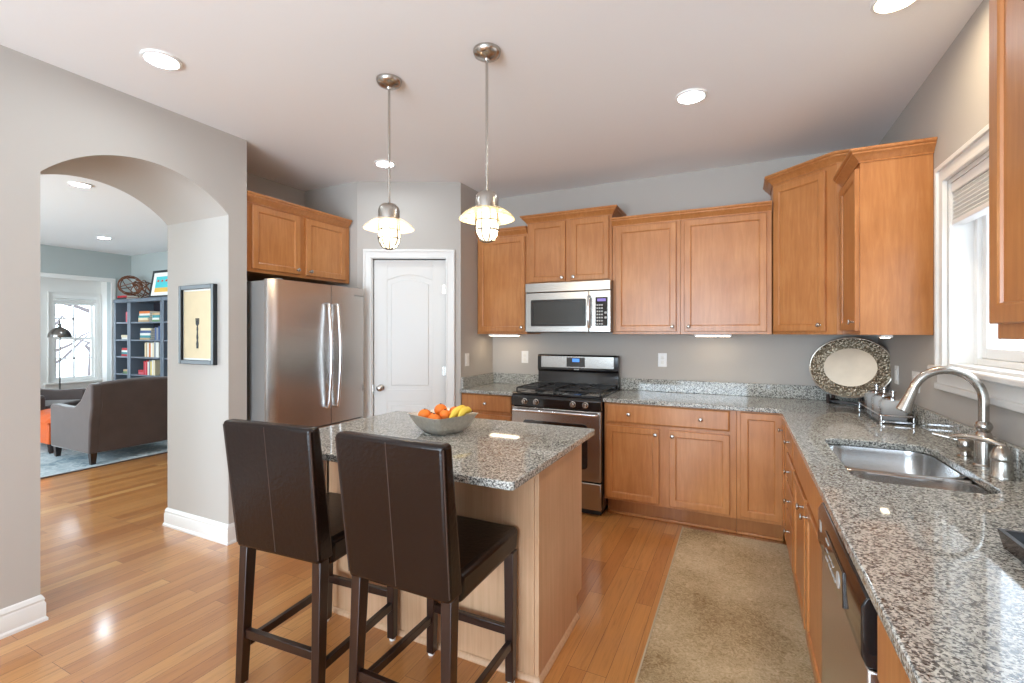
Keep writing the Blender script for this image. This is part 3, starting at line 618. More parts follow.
# ------------------------------------------------------------ gas range
rg = thing('gas_range', 'stainless and black gas range with four burners and a raised back panel', 'stove', (-1.335, 3.50, 0))
hw = 0.378
bx(-hw, hw, 0.045, 0.615, 0.04, 0.905).build('oven_body', M['black'], rg, bev=0.003)
bx(-hw+0.02, hw-0.02, 0.07, 0.60, 0.0, 0.04).build('plinth', M['blackm'], rg)
MB().prism([(0.02, 0.905), (0.62, 0.905), (0.62, 0.925), (0.04, 0.925), (0.012, 0.915)], -hw, hw, 'x').build('cooktop', M['black'], rg, bev=0.003)
MB().prism([(0.0, 0.815), (0.06, 0.815), (0.06, 0.904), (0.018, 0.904), (0.0, 0.885)], -hw, hw, 'x').build('control_panel', M['black'], rg, bev=0.003)
for kx in (-0.255, -0.155, 0.155, 0.255):
    k = MB().lathe([(0.024, 0), (0.024, 0.006), (0.019, 0.010), (0.017, 0.032), (0.012, 0.036), (0.001, 0.036)], (kx, 0.002, 0.855), '-y', 20)
    k.box(kx-0.004, kx+0.004, -0.040, -0.02, 0.839, 0.871); k.build('burner_knob', M['steelx'], rg)
dr = MB().box(-hw+0.003, hw-0.003, 0.0, 0.045, 0.27, 0.808).build('oven_door', M['steelx'], rg, bev=0.006)
wpoly = rrect(-0.272, 0.272, 0.36, 0.705, 0.03, 5)
MB().prism(wpoly, -0.004, 0.01, 'y').build('oven_window', M['glassblack'], dr, bev=0.003)
wi = rrect(-0.22, 0.22, 0.41, 0.655, 0.02, 5)
MB().prism(wi, -0.0065, 0.0, 'y').build('inner_glass', M['glassgrey'], dr)
hb = MB(); hb.tube([(-0.35, 0.01, 0.785), (-0.35, -0.03, 0.785), (-0.34, -0.042, 0.785), (0.34, -0.042, 0.785), (0.35, -0.03, 0.785), (0.35, 0.01, 0.785)], 0.013, 12)
hb.build('door_handle', M['chrome'], dr)
bx(-hw+0.003, hw-0.003, 0.004, 0.045, 0.055, 0.258).build('warming_drawer', M['steelx'], rg, bev=0.006)
bgp = [(0.56, 0.925), (0.615, 0.925), (0.615, 1.212), (0.575, 1.212), (0.560, 1.20), (0.558, 1.075), (0.575, 1.06), (0.575, 0.99)]
MB().prism(bgp, -hw, hw, 'x').build('back_guard', M['black'], rg, bev=0.004)
bx(-0.340, 0.340, 0.553, 0.565, 1.095, 1.200).build('guard_panel', M['steelx'], rg, bev=0.002)
ds = bx(-0.09, 0.08, 0.548, 0.556, 1.105, 1.190).build('clock_display', M['glassblack'], rg)
bx(-0.035, 0.03, 0.545, 0.549, 1.15, 1.18).build('clock_digits', M['display'], ds)
bx(-0.022, 0.022, 0.554, 0.56, 1.078, 1.086).build('badge', M['marks'], rg)
for bxx in (-0.19, 0.19):
    for byy in (0.17, 0.43):
        MB().lathe([(0.048, 0), (0.048, 0.008), (0.034, 0.012), (0.034, 0.020), (0.030, 0.024), (0.001, 0.024)], (bxx, byy, 0.925), 'z', 20).build('burner', M['blackm'], rg)
    g = MB(); zz = 0.955; t = 0.006
    x0, x1, y0, y1 = bxx-0.165, bxx+0.165, 0.06, 0.54
    for yy in (y0, (y0+y1)/2, y1): g.box(x0, x1, yy-t, yy+t, zz-t, zz+t)
    for xx in (x0, bxx, x1): g.box(xx-t, xx+t, y0, y1, zz-t, zz+t)
    for yy in (0.17, 0.43): g.box(x0, bxx-0.03, yy-t, yy+t, zz-t, zz+t); g.box(bxx+0.03, x1, yy-t, yy+t, zz-t, zz+t)
    for xx in (x0, x1):
        for yy in (y0, y1): g.box(xx-t, xx+t, yy-t, yy+t, 0.9245, zz)
    g.build('grate', M['blackm'], rg, bev=0.002)

# ------------------------------------------------------------ microwave
mw = thing('microwave', 'stainless over-the-range microwave with a dark window', 'microwave', (-1.324, 3.75, 1.412))
mh = 0.428; mw2 = 0.376
bx(-mw2, mw2, 0.03, 0.395, 0, mh).build('oven_case', M['black'], mw)
bx(-mw2, mw2, -0.002, 0.03, 0.348, mh).build('vent_grille', M['steelx'], mw, bev=0.004)
dm = bx(-mw2, 0.195, 0.0, 0.03, 0.006, 0.343).build('door', M['steelx'], mw, bev=0.004)
MB().prism(rrect(-0.322, 0.172, 0.055, 0.283, 0.012, 4), -0.003, 0.01, 'y').build('door_window', M['glassblack'], dm)
bx(-0.295, 0.145, -0.0045, 0.0, 0.078, 0.262).build('mesh_glass', M['glassgrey'], dm)
cp = bx(0.198, mw2, 0.0, 0.03, 0.006, 0.343).build('control_panel', M['steelx'], mw, bev=0.003)
bx(0.253, 0.353, -0.003, 0.01, 0.055, 0.290).build('keypad', M['glassblack'], cp)
bx(0.268, 0.338, -0.0045, 0.0, 0.256, 0.278).build('clock_display', M['purple'], cp)
for i in range(3):
    for j in range(7): bx(0.263+i*0.019, 0.275+i*0.019, -0.0045, 0, 0.066+j*0.0255, 0.078+j*0.0255).build('button', M['marks'], cp)
for zz in (0.115, 0.155): bx(0.328, 0.345, -0.0045, 0, zz, zz+0.016).build('button', M['marks'], cp)
pts = [(0.205, 0.0, 0.05)]+[(0.205, -0.03-0.012*math.sin(PI*k/10), 0.05+0.245*k/10) for k in range(11)]+[(0.205, 0.0, 0.295)]
MB().tube(pts, 0.013, 12).build('door_handle', M['chrome'], dm)

# ------------------------------------------------------------ dishwasher (front faces -X)
dw = thing('dishwasher', 'stainless dishwasher with a glossy black control strip', 'dishwasher', (RF, 1.785, 0), -PI/2)
DWW = 0.612
bx(0.004, DWW-0.004, 0.0, 0.58, 0.10, 0.878).build('tub_case', M['blackm'], dw)
bx(0.004, DWW-0.004, -0.026, 0.0, 0.12, 0.725).build('door_panel', M['steel'], dw, bev=0.005)
cs = MB().prism([(0.0, 0.728), (-0.026, 0.728), (-0.036, 0.75), (-0.036, 0.85), (-0.026, 0.872), (0.0, 0.876)], 0.004, DWW-0.004, 'x').build('control_strip', M['black'], dw, bev=0.003)
cs['label'] = 'glossy black control strip with pale button marks'
bx(0.17, 0.44, -0.041, -0.03, 0.757, 0.843).build('handle_recess', M['glassblack'], cs, bev=0.002)
for k, (kx, kz, ww, hh) in enumerate(((0.20, 0.826, 0.045, 0.006), (0.20, 0.80, 0.03, 0.004), (0.25, 0.80, 0.03, 0.004), (0.29, 0.80, 0.03, 0.004), (0.20, 0.775, 0.03, 0.007), (0.25, 0.775, 0.03, 0.007), (0.29, 0.775, 0.03, 0.007), (0.33, 0.775, 0.02, 0.007))):
    bx(kx, kx+ww, -0.0425, -0.04, kz, kz+hh).build('button_mark', M['marks'], cs)
MB().lathe([(0.020, 0), (0.020, 0.002), (0.001, 0.0021)], (0.385, -0.0405, 0.80), '-y', 20).build('start_button', M['marks'], cs)
bx(0.05, 0.075, -0.0375, -0.03, 0.80, 0.83).build('badge', M['marks'], cs)
bx(0.004, DWW-0.004, 0.075, 0.10, 0.0, 0.10).build('toe_kick', M['blackm'], dw)

# ------------------------------------------------------------ sink
sk = thing('sink', 'undermount double-bowl stainless sink in the granite counter', 'sink', ((SX0+SX1)/2, (SY0+SY1)/2, 0.884))
def bowl(x0, x1, y0, y1, depth, ztop=-0.001):
    rings = []
    for (ins, z, r) in ((-0.012, ztop, 0.09), (0.0, ztop, 0.085), (0.003, ztop-0.02, 0.08), (0.010, ztop-depth+0.03, 0.075), (0.035, ztop-depth+0.004, 0.06), (0.06, ztop-depth, 0.05)):
        rings.append([(x, y, z) for x, y in rrect(x0+ins, x1-ins, y0+ins, y1-ins, r, 6)])
    mb = MB().loops(rings, False, True)
    # outer skin, so the bowl has thickness
    outr = [[(x, y, z) for x, y in rrect(x0-0.012, x1+0.012, y0-0.012, y1+0.012, 0.09, 6)] for z in (ztop, ztop-depth-0.012)]
    mb.loops(outr, False, True); return mb
hxx, hyy = (SX1-SX0)/2, (SY1-SY0)/2
dvy = -0.085
b1 = bowl(-hxx+0.004, hxx-0.004, dvy+0.014, hyy-0.004, 0.20).build('bowl', M['sink'], sk, ang=50)
b2 = bowl(-hxx+0.004, hxx-0.004, -hyy+0.004, dvy-0.014, 0.17).build('bowl', M['sink'], sk, ang=50)
MB().prism(rrect(-hxx-0.004, hxx+0.004, dvy-0.016, dvy+0.016, 0.012, 4), -0.03, 0.0, 'z').build('divider', M['sink'], sk, bev=0.008, seg=3)
for yy, zz in (((dvy+hyy)/2, -0.2), ((dvy-hyy)/2, -0.17)):
    MB().lathe([(0.043, 0.0), (0.043, 0.004), (0.03, 0.003), (0.001, 0.001)], (0, yy, zz), 'z', 20).build('drain', M['chrome'], sk)

# ------------------------------------------------------------ faucet set
fc = thing('faucet', 'brushed nickel gooseneck faucet behind the sink', 'faucet', (0.806, 2.335, 0.9145))
MB().lathe([(0.032, 0), (0.032, 0.006), (0.027, 0.012), (0.026, 0.11), (0.022, 0.125), (0.018, 0.130), (0.022, 0.138), (0.026, 0.150), (0.022, 0.162), (0.017, 0.168)], (0, 0, 0), 'z', 28).build('faucet_body', M['nickel'], fc)
pts = []; ra = 0.105
pts += [(0, 0, 0.15), (0, 0, 0.20), (0, 0, 0.245)]
for k in range(1, 15):
    a = PI*k/14*0.92; pts.append((-ra+ra*math.cos(a), 0, 0.245+ra*math.sin(a)*1.05))
MB().tube(pts, 0.0155, 16).build('spout', M['nickel'], fc)
ex, _, ez = pts[-1]; e2 = Vector(pts[-1])-Vector(pts[-2]); e2.normalize()
q = Vector(pts[-1])
MB().tube([tuple(q-e2*0.005), tuple(q+e2*0.02), tuple(q+e2*0.06), tuple(q+e2*0.085), tuple(q+e2*0.09)], [0.0165, 0.0175, 0.023, 0.026, 0.022], 18).build('spray_head', M['nickel'], fc)
sd = thing('soap_dispenser', 'small brushed nickel soap dispenser left of the faucet, thin spout', 'soap dispenser', (0.80, 2.475, 0.9145))
MB().lathe([(0.026, 0), (0.026, 0.006), (0.017, 0.012), (0.015, 0.024), (0.026, 0.036), (0.030, 0.052), (0.026, 0.068), (0.012, 0.078), (0.001, 0.08)], (0, 0, 0), 'z', 24).build('pump_head', M['nickel'], sd)
MB().tube([(0, 0, 0.06), (-0.04, 0.01, 0.072), (-0.095, 0.03, 0.082)], [0.008, 0.007, 0.0055], 10).build('nozzle', M['nickel'], sd)
fh = thing('faucet_lever', 'brushed nickel lever handle with a domed base right of the faucet', 'faucet handle', (0.80, 2.185, 0.9145))
MB().lathe([(0.034, 0), (0.034, 0.008), (0.030, 0.014), (0.028, 0.058), (0.031, 0.062), (0.031, 0.068), (0.028, 0.082), (0.020, 0.100), (0.010, 0.110), (0.001, 0.112)], (0, 0, 0), 'z', 24).build('valve_base', M['nickel'], fh)
MB().tube([(0.01, 0, 0.106), (-0.02, 0.02, 0.118), (-0.06, 0.055, 0.122), (-0.085, 0.08, 0.118), (-0.105, 0.098, 0.110)], [0.009, 0.009, 0.010, 0.010, 0.006], 12).build('lever', M['nickel'], fh)

# ------------------------------------------------------------ platter, canisters, tray
pt = thing('silver_platter', 'large oval silver platter with an embossed dark rim standing in the counter corner', 'platter', (0.655, 3.935, 0.962), math.radians(-32))
tilt = Matrix.Translation((0, 0, 0)) @ Matrix.Rotation(math.radians(-11), 4, 'X') @ Matrix.Translation((0, 0, 0.212))
def oval(prof, seg=56): 
    mb = MB(); mb.m = tilt; return mb.lathe(prof, (0, 0, 0), '-y', seg, 0.255, 0.208)
oval([(0.62, -0.012), (0.62, 0.006), (0.66, 0.012), (0.97, 0.016), (1.0, 0.014), (1.0, -0.004), (0.97, -0.006), (0.66, -0.010)], 56).build('rim', M['emboss'], pt, ang=60)['label'] = 'embossed dark silver rim'
oval([(0.64, 0.009), (0.60, 0.004), (0.55, 0.0), (0.001, -0.002)], 56).build('platter_well', M['silver'], pt, ang=60)
mb = MB(); mb.m = tilt; mb.tube([(0.255*math.cos(2*PI*k/56), -0.013, 0.208*math.sin(2*PI*k/56)) for k in range(56)], 0.0055, 8, True); mb.build('rim_bead', M['silver'], pt)
ps = thing('plate_stand', 'dark wooden easel stand under the silver platter', 'plate stand', (0.655, 3.935, 0.9152), math.radians(-32))
for sxx in (-0.10, 0.10):
    MB().prism([(-0.055, 0), (0.10, 0), (0.10, 0.02), (0.035, 0.03), (0.10, 0.20), (0.085, 0.205), (0.012, 0.035), (-0.035, 0.03), (-0.045, 0.065), (-0.06, 0.06)], sxx-0.008, sxx+0.008, 'x').build('easel_foot', M['espresso'], ps)
bx(-0.095, 0.095, -0.01, 0.01, 0.008, 0.022).build('crossbar', M['espresso'], ps)
cr = thing('canister_rack', 'long metal rack holding three glass canisters beside the sink', 'rack', (0.757, 3.47, 0.9152))
MB().prism(rrect(-0.078, 0.078, -0.275, 0.275, 0.02, 4), 0.008, 0.016, 'z').build('rack_base', M['chrome'], cr)
mb = MB().tube([(x, y, 0.045) for x, y in rrect(-0.078, 0.078, -0.275, 0.275, 0.02, 4)], 0.005, 8, True); mb.build('rail', M['chrome'], cr)
for sx_ in (-0.07, 0.07):
    for sy_ in (-0.265, 0.265): MB().lathe([(0.010, 0), (0.010, 0.008), (0.005, 0.012), (0.005, 0.045)], (sx_, sy_, 0), 'z', 10).build('post', M['chrome'], cr)
def glassy(name, col, alpha):
    m, nt, p = newmat(name); p.inputs['Base Color'].default_value = col; p.inputs['Roughness'].default_value = 0.12
    p.inputs['Alpha'].default_value = alpha; return m
M['clear'] = glassy('clear_jar_glass', (0.86, 0.86, 0.84, 1), 0.38)
def canister(y, label, fill):
    t = thing('glass_canister', label, 'canister', (0.757, y, 0.932), 0, 'glass canisters in the rack')
    rings = [[(x, yy, z) for x, yy in rrect(-s_, s_, -s_, s_, 0.018, 4)] for s_, z in ((0.054, 0.0), (0.056, 0.006), (0.056, 0.085), (0.050, 0.10), (0.042, 0.108))]
    MB().loops(rings, True, False).build('jar', M['clear'], t)
    MB().prism(rrect(-0.05, 0.05, -0.05, 0.05, 0.015, 4), 0.004, 0.05, 'z').build('contents', fill, t)
    MB().lathe([(0.046, 0.106), (0.046, 0.116), (0.030, 0.124), (0.008, 0.127), (0.007, 0.142), (0.016, 0.148), (0.016, 0.156), (0.001, 0.159)], (0, 0, 0), 'z', 22).build('lid', M['chrome'], t)
M['coffee'] = mat('dark_coffee_beans', S(66, 42, 30), 0.6, bump=0.6, bscale=120, var=0.3, vscale=60)
M['flour'] = mat('pale_sugar', S(210, 200, 188), 0.8)
M['teabag'] = mat('tan_tea', S(150, 116, 84), 0.8, var=0.2, vscale=40)
canister(3.29, 'glass canister with a metal lid nearest the sink in the rack', M['coffee'])
canister(3.465, 'glass canister with a metal lid in the middle of the rack', M['teabag'])
canister(3.64, 'glass canister with a metal lid nearest the silver platter', M['coffee'])
tr = thing('serving_tray', 'square black tray on the granite at the right edge of the photo', 'tray', (0.678, 1.235, 0.9152))
bx(-0.12, 0.12, -0.225, 0.225, 0.0, 0.008).build('tray_base', M['tray'], tr)
MB().sweep([(-0.125, -0.23), (-0.125, 0.23), (0.125, 0.23), (0.125, -0.23), (-0.125, -0.23)][::-1], [(0, 0), (0.010, 0.0), (0.018, 0.040), (0.008, 0.040)]).build('tray_rim', M['tray'], tr, smooth=False)

# ------------------------------------------------------------ bar stools
def stool(label, loc, rz):
    t = thing('bar_stool', label, 'bar stool', loc, rz, 'leather bar stools at the island')
    W = 0.225
    # backrest: leaning slab, local y=0 is its rear face at seat level; the stool faces +y
    MB().hexa([(-W+0.012, 0.0, 0.555), (W-0.012, 0.0, 0.555), (W-0.012, 0.085, 0.555), (-W+0.012, 0.085, 0.555)],
              [(-W, -0.055, 1.07), (W, -0.055, 1.07), (W, 0.0, 1.07), (-W, 0.0, 1.07)]).build('backrest', M['leather'], t, bev=0.016, seg=4)
    MB().hexa([(-W+0.012, 0.06, 0.525), (W-0.012, 0.06, 0.525), (W-0.014, 0.50, 0.525), (-W+0.014, 0.50, 0.525)],
              [(-W+0.008, 0.06, 0.628), (W-0.008, 0.06, 0.628), (W-0.010, 0.51, 0.622), (-W+0.010, 0.51, 0.622)]).build('seat', M['leather'], t, bev=0.022, seg=4)
    MB().tube([(0, 0.0005-0.055*(z-0.56)/0.515, z) for z in (0.572, 0.7, 0.85, 1.0, 1.058)], 0.0022, 6).build('seam', M['seam'], t)
    for s in (-1, 1):
        MB().tube([(s*(W-0.004-0.012*(1.07-z)/0.515), 0.0035-0.055*(z-0.56)/0.515, z) for z in (0.575, 0.7, 0.85, 1.0, 1.055)], 0.0025, 6).build('piping', M['seam'], t)
    xo = W-0.036; lt = 0.021
    for s in (-1, 1):
        x = s*xo
        MB().hexa([(x-0.017+s*0.008, -0.006, 0.012), (x+0.017+s*0.008, -0.006, 0.012), (x+0.017+s*0.008, 0.029, 0.012), (x-0.017+s*0.008, 0.029, 0.012)],
                  [(x-lt, 0.012, 0.56), (x+lt, 0.012, 0.56), (x+lt, 0.058, 0.56), (x-lt, 0.058, 0.56)]).build('leg', M['espresso'], t, bev=0.003)
        MB().hexa([(x-0.017+s*0.004, 0.452, 0.012), (x+0.017+s*0.004, 0.452, 0.012), (x+0.017+s*0.004, 0.486, 0.012), (x-0.017+s*0.004, 0.486, 0.012)],
                  [(x-lt, 0.455, 0.53), (x+lt, 0.455, 0.53), (x+lt, 0.498, 0.53), (x-lt, 0.498, 0.53)]).build('leg', M['espresso'], t, bev=0.003)
        for yy in (0.011, 0.469):
            MB().lathe([(0.014, 0), (0.015, 0.002), (0.015, 0.012)], (x+s*0.006, yy, 0), 'z', 14).build('glide', M['white'], t)
        xs = x+s*0.004
        MB().hexa([(xs-0.011, 0.015, 0.145), (xs+0.011, 0.015, 0.145), (xs+0.011, 0.48, 0.145), (xs-0.011, 0.48, 0.145)],
                  [(xs-0.011, 0.018, 0.177), (xs+0.011, 0.018, 0.177), (xs+0.011, 0.48, 0.177), (xs-0.011, 0.48, 0.177)]).build('stretcher', M['espresso'], t, bev=0.002)
    bx(-xo, xo, 0.010, 0.032, 0.192, 0.226).build('stretcher', M['espresso'], t, bev=0.002)
    bx(-xo, xo, 0.460, 0.482, 0.192, 0.226).build('stretcher', M['espresso'], t, bev=0.002)
    return t
stool('dark brown leather bar stool with its back to the arch, left of the pair', (-1.605, 1.225, 0), math.radians(4))
stool('dark brown leather bar stool nearer the sink, its right side seat in view', (-1.030, 1.235, 0), math.radians(0))

# ------------------------------------------------------------ pendants and ceiling lights
M['shadeglass'] = pane_mat('tinted_shade_glass', (0.93, 0.86, 0.66, 1), 0.55)
M['shadeglass'] = glassy('amber_shade_glass', (0.90, 0.80, 0.52, 1), 0.5)
M['shadeclear'] = glassy('smoky_shade_glass', (0.88, 0.78, 0.66, 1), 0.42)
def pendant(label, x, y, dz, shade_m):
    t = thing('pendant_light', label, 'pendant light', (x, y, 1.84+dz), 0, 'pendant lights over the island')
    H = ZC-1.84-dz
    MB().lathe([(0.066, H), (0.066, H-0.008), (0.060, H-0.022), (0.040, H-0.034), (0.014, H-0.042), (0.010, H-0.05)], (0, 0, 0), 'z', 28).build('canopy', M['nickel'], t)
    MB().lathe([(0.0065, 0.235), (0.0065, H-0.04)], (0, 0, 0), 'z', 12).build('rod', M['nickel'], t)
    MB().lathe([(0.055, 0.150), (0.055, 0.205), (0.050, 0.222), (0.036, 0.236), (0.012, 0.244), (0.001, 0.245)], (0, 0, 0), 'z', 28).build('socket_cup', M['nickel'], t)
    MB().lathe([(0.060, 0.160), (0.075, 0.156), (0.100, 0.141), (0.118, 0.126), (0.131, 0.113), (0.133, 0.108), (0.129, 0.107), (0.116, 0.120), (0.098, 0.134), (0.074, 0.149), (0.060, 0.152)], (0, 0, 0), 'z', 40).build('lamp_shade', shade_m, t)
    MB().lathe([(0.044, 0.15), (0.045, 0.13), (0.045, 0.06), (0.042, 0.04), (0.031, 0.018), (0.016, 0.008), (0.001, 0.006)], (0, 0, 0), 'z', 24).build('bulb_jar', M['bulb'], t)
    l = bpy.data.lights.new('pendant_lamp', 'POINT'); l.energy = 9; l.color = (1.0, 0.76, 0.48); l.shadow_soft_size = 0.03
    lo = bpy.data.objects.new('pendant_lamp', l); C.objects.link(lo); lo.parent = t; lo.location = (0, 0, 0.085)
    for k in range(4):
        a = 2*PI*k/8; ca, sa = math.cos(a), math.sin(a); pr = [(0.054, 0.15), (0.055, 0.06), (0.050, 0.036), (0.036, 0.012), (0.016, 0.002), (0, 0)]
        path = [(r*ca, r*sa, z) for r, z in pr]+[(-r*ca, -r*sa, z) for r, z in pr[-2::-1]]
        MB().tube(path, 0.0036, 6).build('cage_wire', M['lampmetal'], t)
    for zz in (0.055, 0.10):
        MB().tube([(0.0555*math.cos(2*PI*k/24), 0.0555*math.sin(2*PI*k/24), zz) for k in range(24)], 0.0036, 6, True).build('cage_ring', M['lampmetal'], t)
pendant('nickel pendant with a caged bulb hanging in front of the pantry door', -1.673, 1.95, 0.012, M['shadeclear'])
pendant('nickel pendant with an amber glass shade nearer the microwave', -1.083, 1.95, 0.0, M['shadeglass'])
def can(label, x, y, r=0.085, lens='can'):
    t = thing('recessed_light', label, 'ceiling light', (x, y, ZC-0.012), 0, 'recessed ceiling lights')
    MB().lathe([(r*0.80, 0.012), (r*0.80, 0.003), (r*0.84, 0.0), (r*0.97, 0.003), (r, 0.012)], (0, 0, 0), 'z', 32).build('trim_ring', M['white'], t)
    MB().lathe([(r*0.80, 0.010), (r*0.80, 0.007), (0.001, 0.006)], (0, 0, 0), 'z', 32).build('lens', M[lens], t)
can('round recessed ceiling light nearest the arched wall', -2.54, 1.315)
can('round recessed ceiling light behind the left pendant rod, before the pantry', -2.52, 2.89, 0.08)
can('round recessed ceiling light over the floor between island and back counter', -0.255, 2.825)
can('round recessed ceiling light at the top edge, over the sink', 0.555, 2.36, 0.085, 'canwarm')
can('recessed living room ceiling light nearer the arch', -5.33, 2.10)
can('recessed living room ceiling light above the bay window', -8.01, 3.42)
for (lab, x, y, wd) in (('lit light strip under the wall cabinet left of the microwave', -2.0, 4.0, 0.30), ('lit light strip under the wide cabinet right of the microwave', -0.20, 4.0, 0.26), ('lit light strip under the wall cabinet beside the sink window', 0.70, 3.25, 0.05)):
    t = thing('under_cabinet_light', lab, 'light strip', (x, y-0.06, 1.382), 0)
    bx(-wd/2, wd/2, -0.04, 0.04, 0.004, 0.018).build('housing', M['white'], t)
    bx(-wd/2+0.01, wd/2-0.01, -0.03, 0.03, 0.0, 0.004).build('lens', M['strip'], t)

# ------------------------------------------------------------ outlets and switches
def plate(label, name, loc, rz, gang=1, kind='outlet', cat='outlet'):
    t = thing(name, label, cat, loc, rz)
    wd = 0.036+0.023*(gang-1)
    bx(-wd, wd, -0.005, 0, -0.058, 0.058).build('cover_plate', M['white'], t, bev=0.003)
    for g in range(gang):
        cx = (g-(gang-1)/2)*0.046
        if kind == 'outlet':
            for zz in (-0.02, 0.02): bx(cx-0.014, cx+0.014, -0.008, -0.004, zz-0.014, zz+0.014).build('socket', M['paper'], t, bev=0.003)
        else: bx(cx-0.014, cx+0.014, -0.009, -0.004, -0.032, 0.032).build('rocker', M['paper'], t, bev=0.003)
plate('white outlet on the back wall left of the stove', 'wall_outlet', (-1.884, 4.15, 1.178), 0)
plate('white outlet on the back wall under the cabinets right of the stove', 'wall_outlet', (-0.604, 4.15, 1.181), 0)
plate('white switch plate on the side wall next to the pantry door', 'light_switch', (-2.24, 3.66, 1.168), PI/2, 1, 'switch', 'switch')
plate('white switch plate on the right wall close to the platter', 'light_switch', (0.87, 3.69, 1.15), -PI/2, 1, 'switch', 'switch')
plate('wide white outlet on the right wall behind the faucet arch', 'wall_outlet', (0.87, 3.33, 1.14), -PI/2, 2)

# ------------------------------------------------------------ fruit bowl
fbx, fby = -1.352, 1.978
bo = thing('fruit_bowl', 'square hammered metal bowl of fruit on the island', 'bowl', (fbx, fby, 0.9145), math.radians(26+45))
rings = []
for hf, z, r in ((0.070, 0.0, 0.03), (0.078, 0.003, 0.03), (0.105, 0.035, 0.03), (0.130, 0.072, 0.022), (0.133, 0.074, 0.022), (0.130, 0.0745, 0.022), (0.101, 0.036, 0.03), (0.074, 0.008, 0.03), (0.060, 0.006, 0.03)):
    ring = rrect(-hf, hf, -hf, hf, r, 5)
    rings.append([(x, y, z+ (0.022*max(0, (abs(x)+abs(y))/(2*hf)-0.62)/0.38 if z > 0.05 else 0)) for x, y in ring])
MB().loops(rings, True, True).build('bowl_shell', M['hammered'], bo, ang=45)
ca, sa = math.cos(math.radians(26)), math.sin(math.radians(26))
def vp(r, d): return (fbx+r*ca-d*sa, fby+r*sa+d*ca)
def orange(r, d, z, rad, label):
    x, y = vp(r, d)
    t = thing('orange', label, 'orange', (x, y, 0.914+z), random.random()*6, 'oranges in the bowl')
    MB().ball((0, 0, rad), rad, 20, 14, 1, 1, 0.94).build('peel', M['orange'], t)
    MB().lathe([(0.005, 0), (0.004, 0.003), (0.001, 0.0035)], (0, 0, rad*1.925), 'z', 8).build('stem_button', M['ink'], t)
orange(-0.088, -0.018, 0.050, 0.034, 'large orange at the left end of the bowl, on top')
orange(-0.020, 0.060, 0.066, 0.033, 'topmost orange at the back of the bowl')
orange(0.014, -0.014, 0.056, 0.029, 'front middle orange resting on the lower fruit')
orange(-0.034, -0.062, 0.034, 0.034, 'orange against the front rim of the bowl')
orange(0.056, 0.058, 0.052, 0.034, 'orange behind the bananas at the back of the bowl')
orange(-0.064, 0.040, 0.034, 0.028, 'orange half hidden at the left back of the bowl')
def banana(r0, d0, z0, r1, d1, z1, label, rad=0.0175):
    p0, p1 = vp(r0, d0), vp(r1, d1); pts = []; rr = []
    for k in range(13):
        t = k/12; pts.append((p0[0]+(p1[0]-p0[0])*t-fbx, p0[1]+(p1[1]-p0[1])*t-fby, z0+(z1-z0)*t+0.018*math.sin(PI*t)))
        rr.append(rad*min(1, 0.35+2.6*t, 0.35+3.0*(1-t)))
    o = thing('banana', label, 'banana', (fbx, fby, 0.914), 0, 'bananas in the bowl')
    MB().tube(pts, rr, 8).build('peel', M['banana'], o, ang=60)
    MB().tube([pts[-1], tuple(Vector(pts[-1])+(Vector(pts[-1])-Vector(pts[-2]))*1.0)], [0.005, 0.004], 6).build('stem', M['ink'], o)
banana(0.045, -0.070, 0.078, 0.115, 0.030, 0.112, 'topmost banana pointing up to the right rim of the bowl')
banana(0.050, -0.020, 0.078, 0.100, 0.075, 0.086, 'banana lying behind the topmost one, next to the oranges')
banana(0.084, -0.052, 0.080, 0.140, 0.022, 0.100, 'banana along the front right rim of the bowl')

# ------------------------------------------------------------ kitchen rug, framed picture
kr = thing('runner_rug', 'tan shaggy runner rug on the floor along the sink cabinets', 'rug', (-0.04, 2.10, 0))
bx(-0.338, 0.338, -1.49, 1.49, 0.0, 0.012).build('pile', M['rug'], kr, bev=0.003)
for a in ((-0.346, -0.338, -1.5, 1.5), (0.338, 0.346, -1.5, 1.5)): bx(a[0], a[1], a[2], a[3], 0, 0.012).build('binding', M['rugedge'], kr)
pf = thing('framed_picture', 'black framed print of a fork on the side of the arch', 'picture', (-3.402, 2.0, 1.468))
pw_, ph_ = 0.200, 0.276
f_ = MB()
for a in ((-pw_, -pw_+0.03, -ph_, ph_), (pw_-0.03, pw_, -ph_, ph_), (-pw_+0.03, pw_-0.03, -ph_, -ph_+0.03), (-pw_+0.03, pw_-0.03, ph_-0.03, ph_)): f_.box(a[0], a[1], -0.03, 0, a[2], a[3])
f_.build('frame', M['blackframe'], pf, bev=0.003)
bx(-pw_+0.02, pw_-0.02, -0.012, -0.006, -ph_+0.02, ph_-0.02).build('mat_board', M['paper'], pf)
bx(-pw_+0.040, pw_-0.040, -0.0145, -0.010, -ph_+0.042, ph_-0.042).build('print', M['parch'], pf)
fk = MB(); yb, yf = -0.017, -0.013
fk.prism([(-0.010, -0.165), (0.010, -0.165), (0.012, -0.13), (0.006, -0.11), (0.010, -0.09), (0.005, -0.05), (0.008, -0.03), (0.004, -0.01), (0.018, 0.005), (0.020, 0.045), (0.015, 0.045), (0.013, 0.012), (0.009, 0.012), (0.008, 0.045), (0.003, 0.045), (0.002, 0.012), (-0.002, 0.012), (-0.003, 0.045), (-0.008, 0.045), (-0.009, 0.012), (-0.013, 0.012), (-0.015, 0.045), (-0.020, 0.045), (-0.018, 0.005), (-0.004, -0.01), (-0.008, -0.03), (-0.005, -0.05), (-0.010, -0.09), (-0.006, -0.11), (-0.012, -0.13)], yb, yf, 'y')
fk.build('fork_drawing', M['ink'], pf, smooth=False)

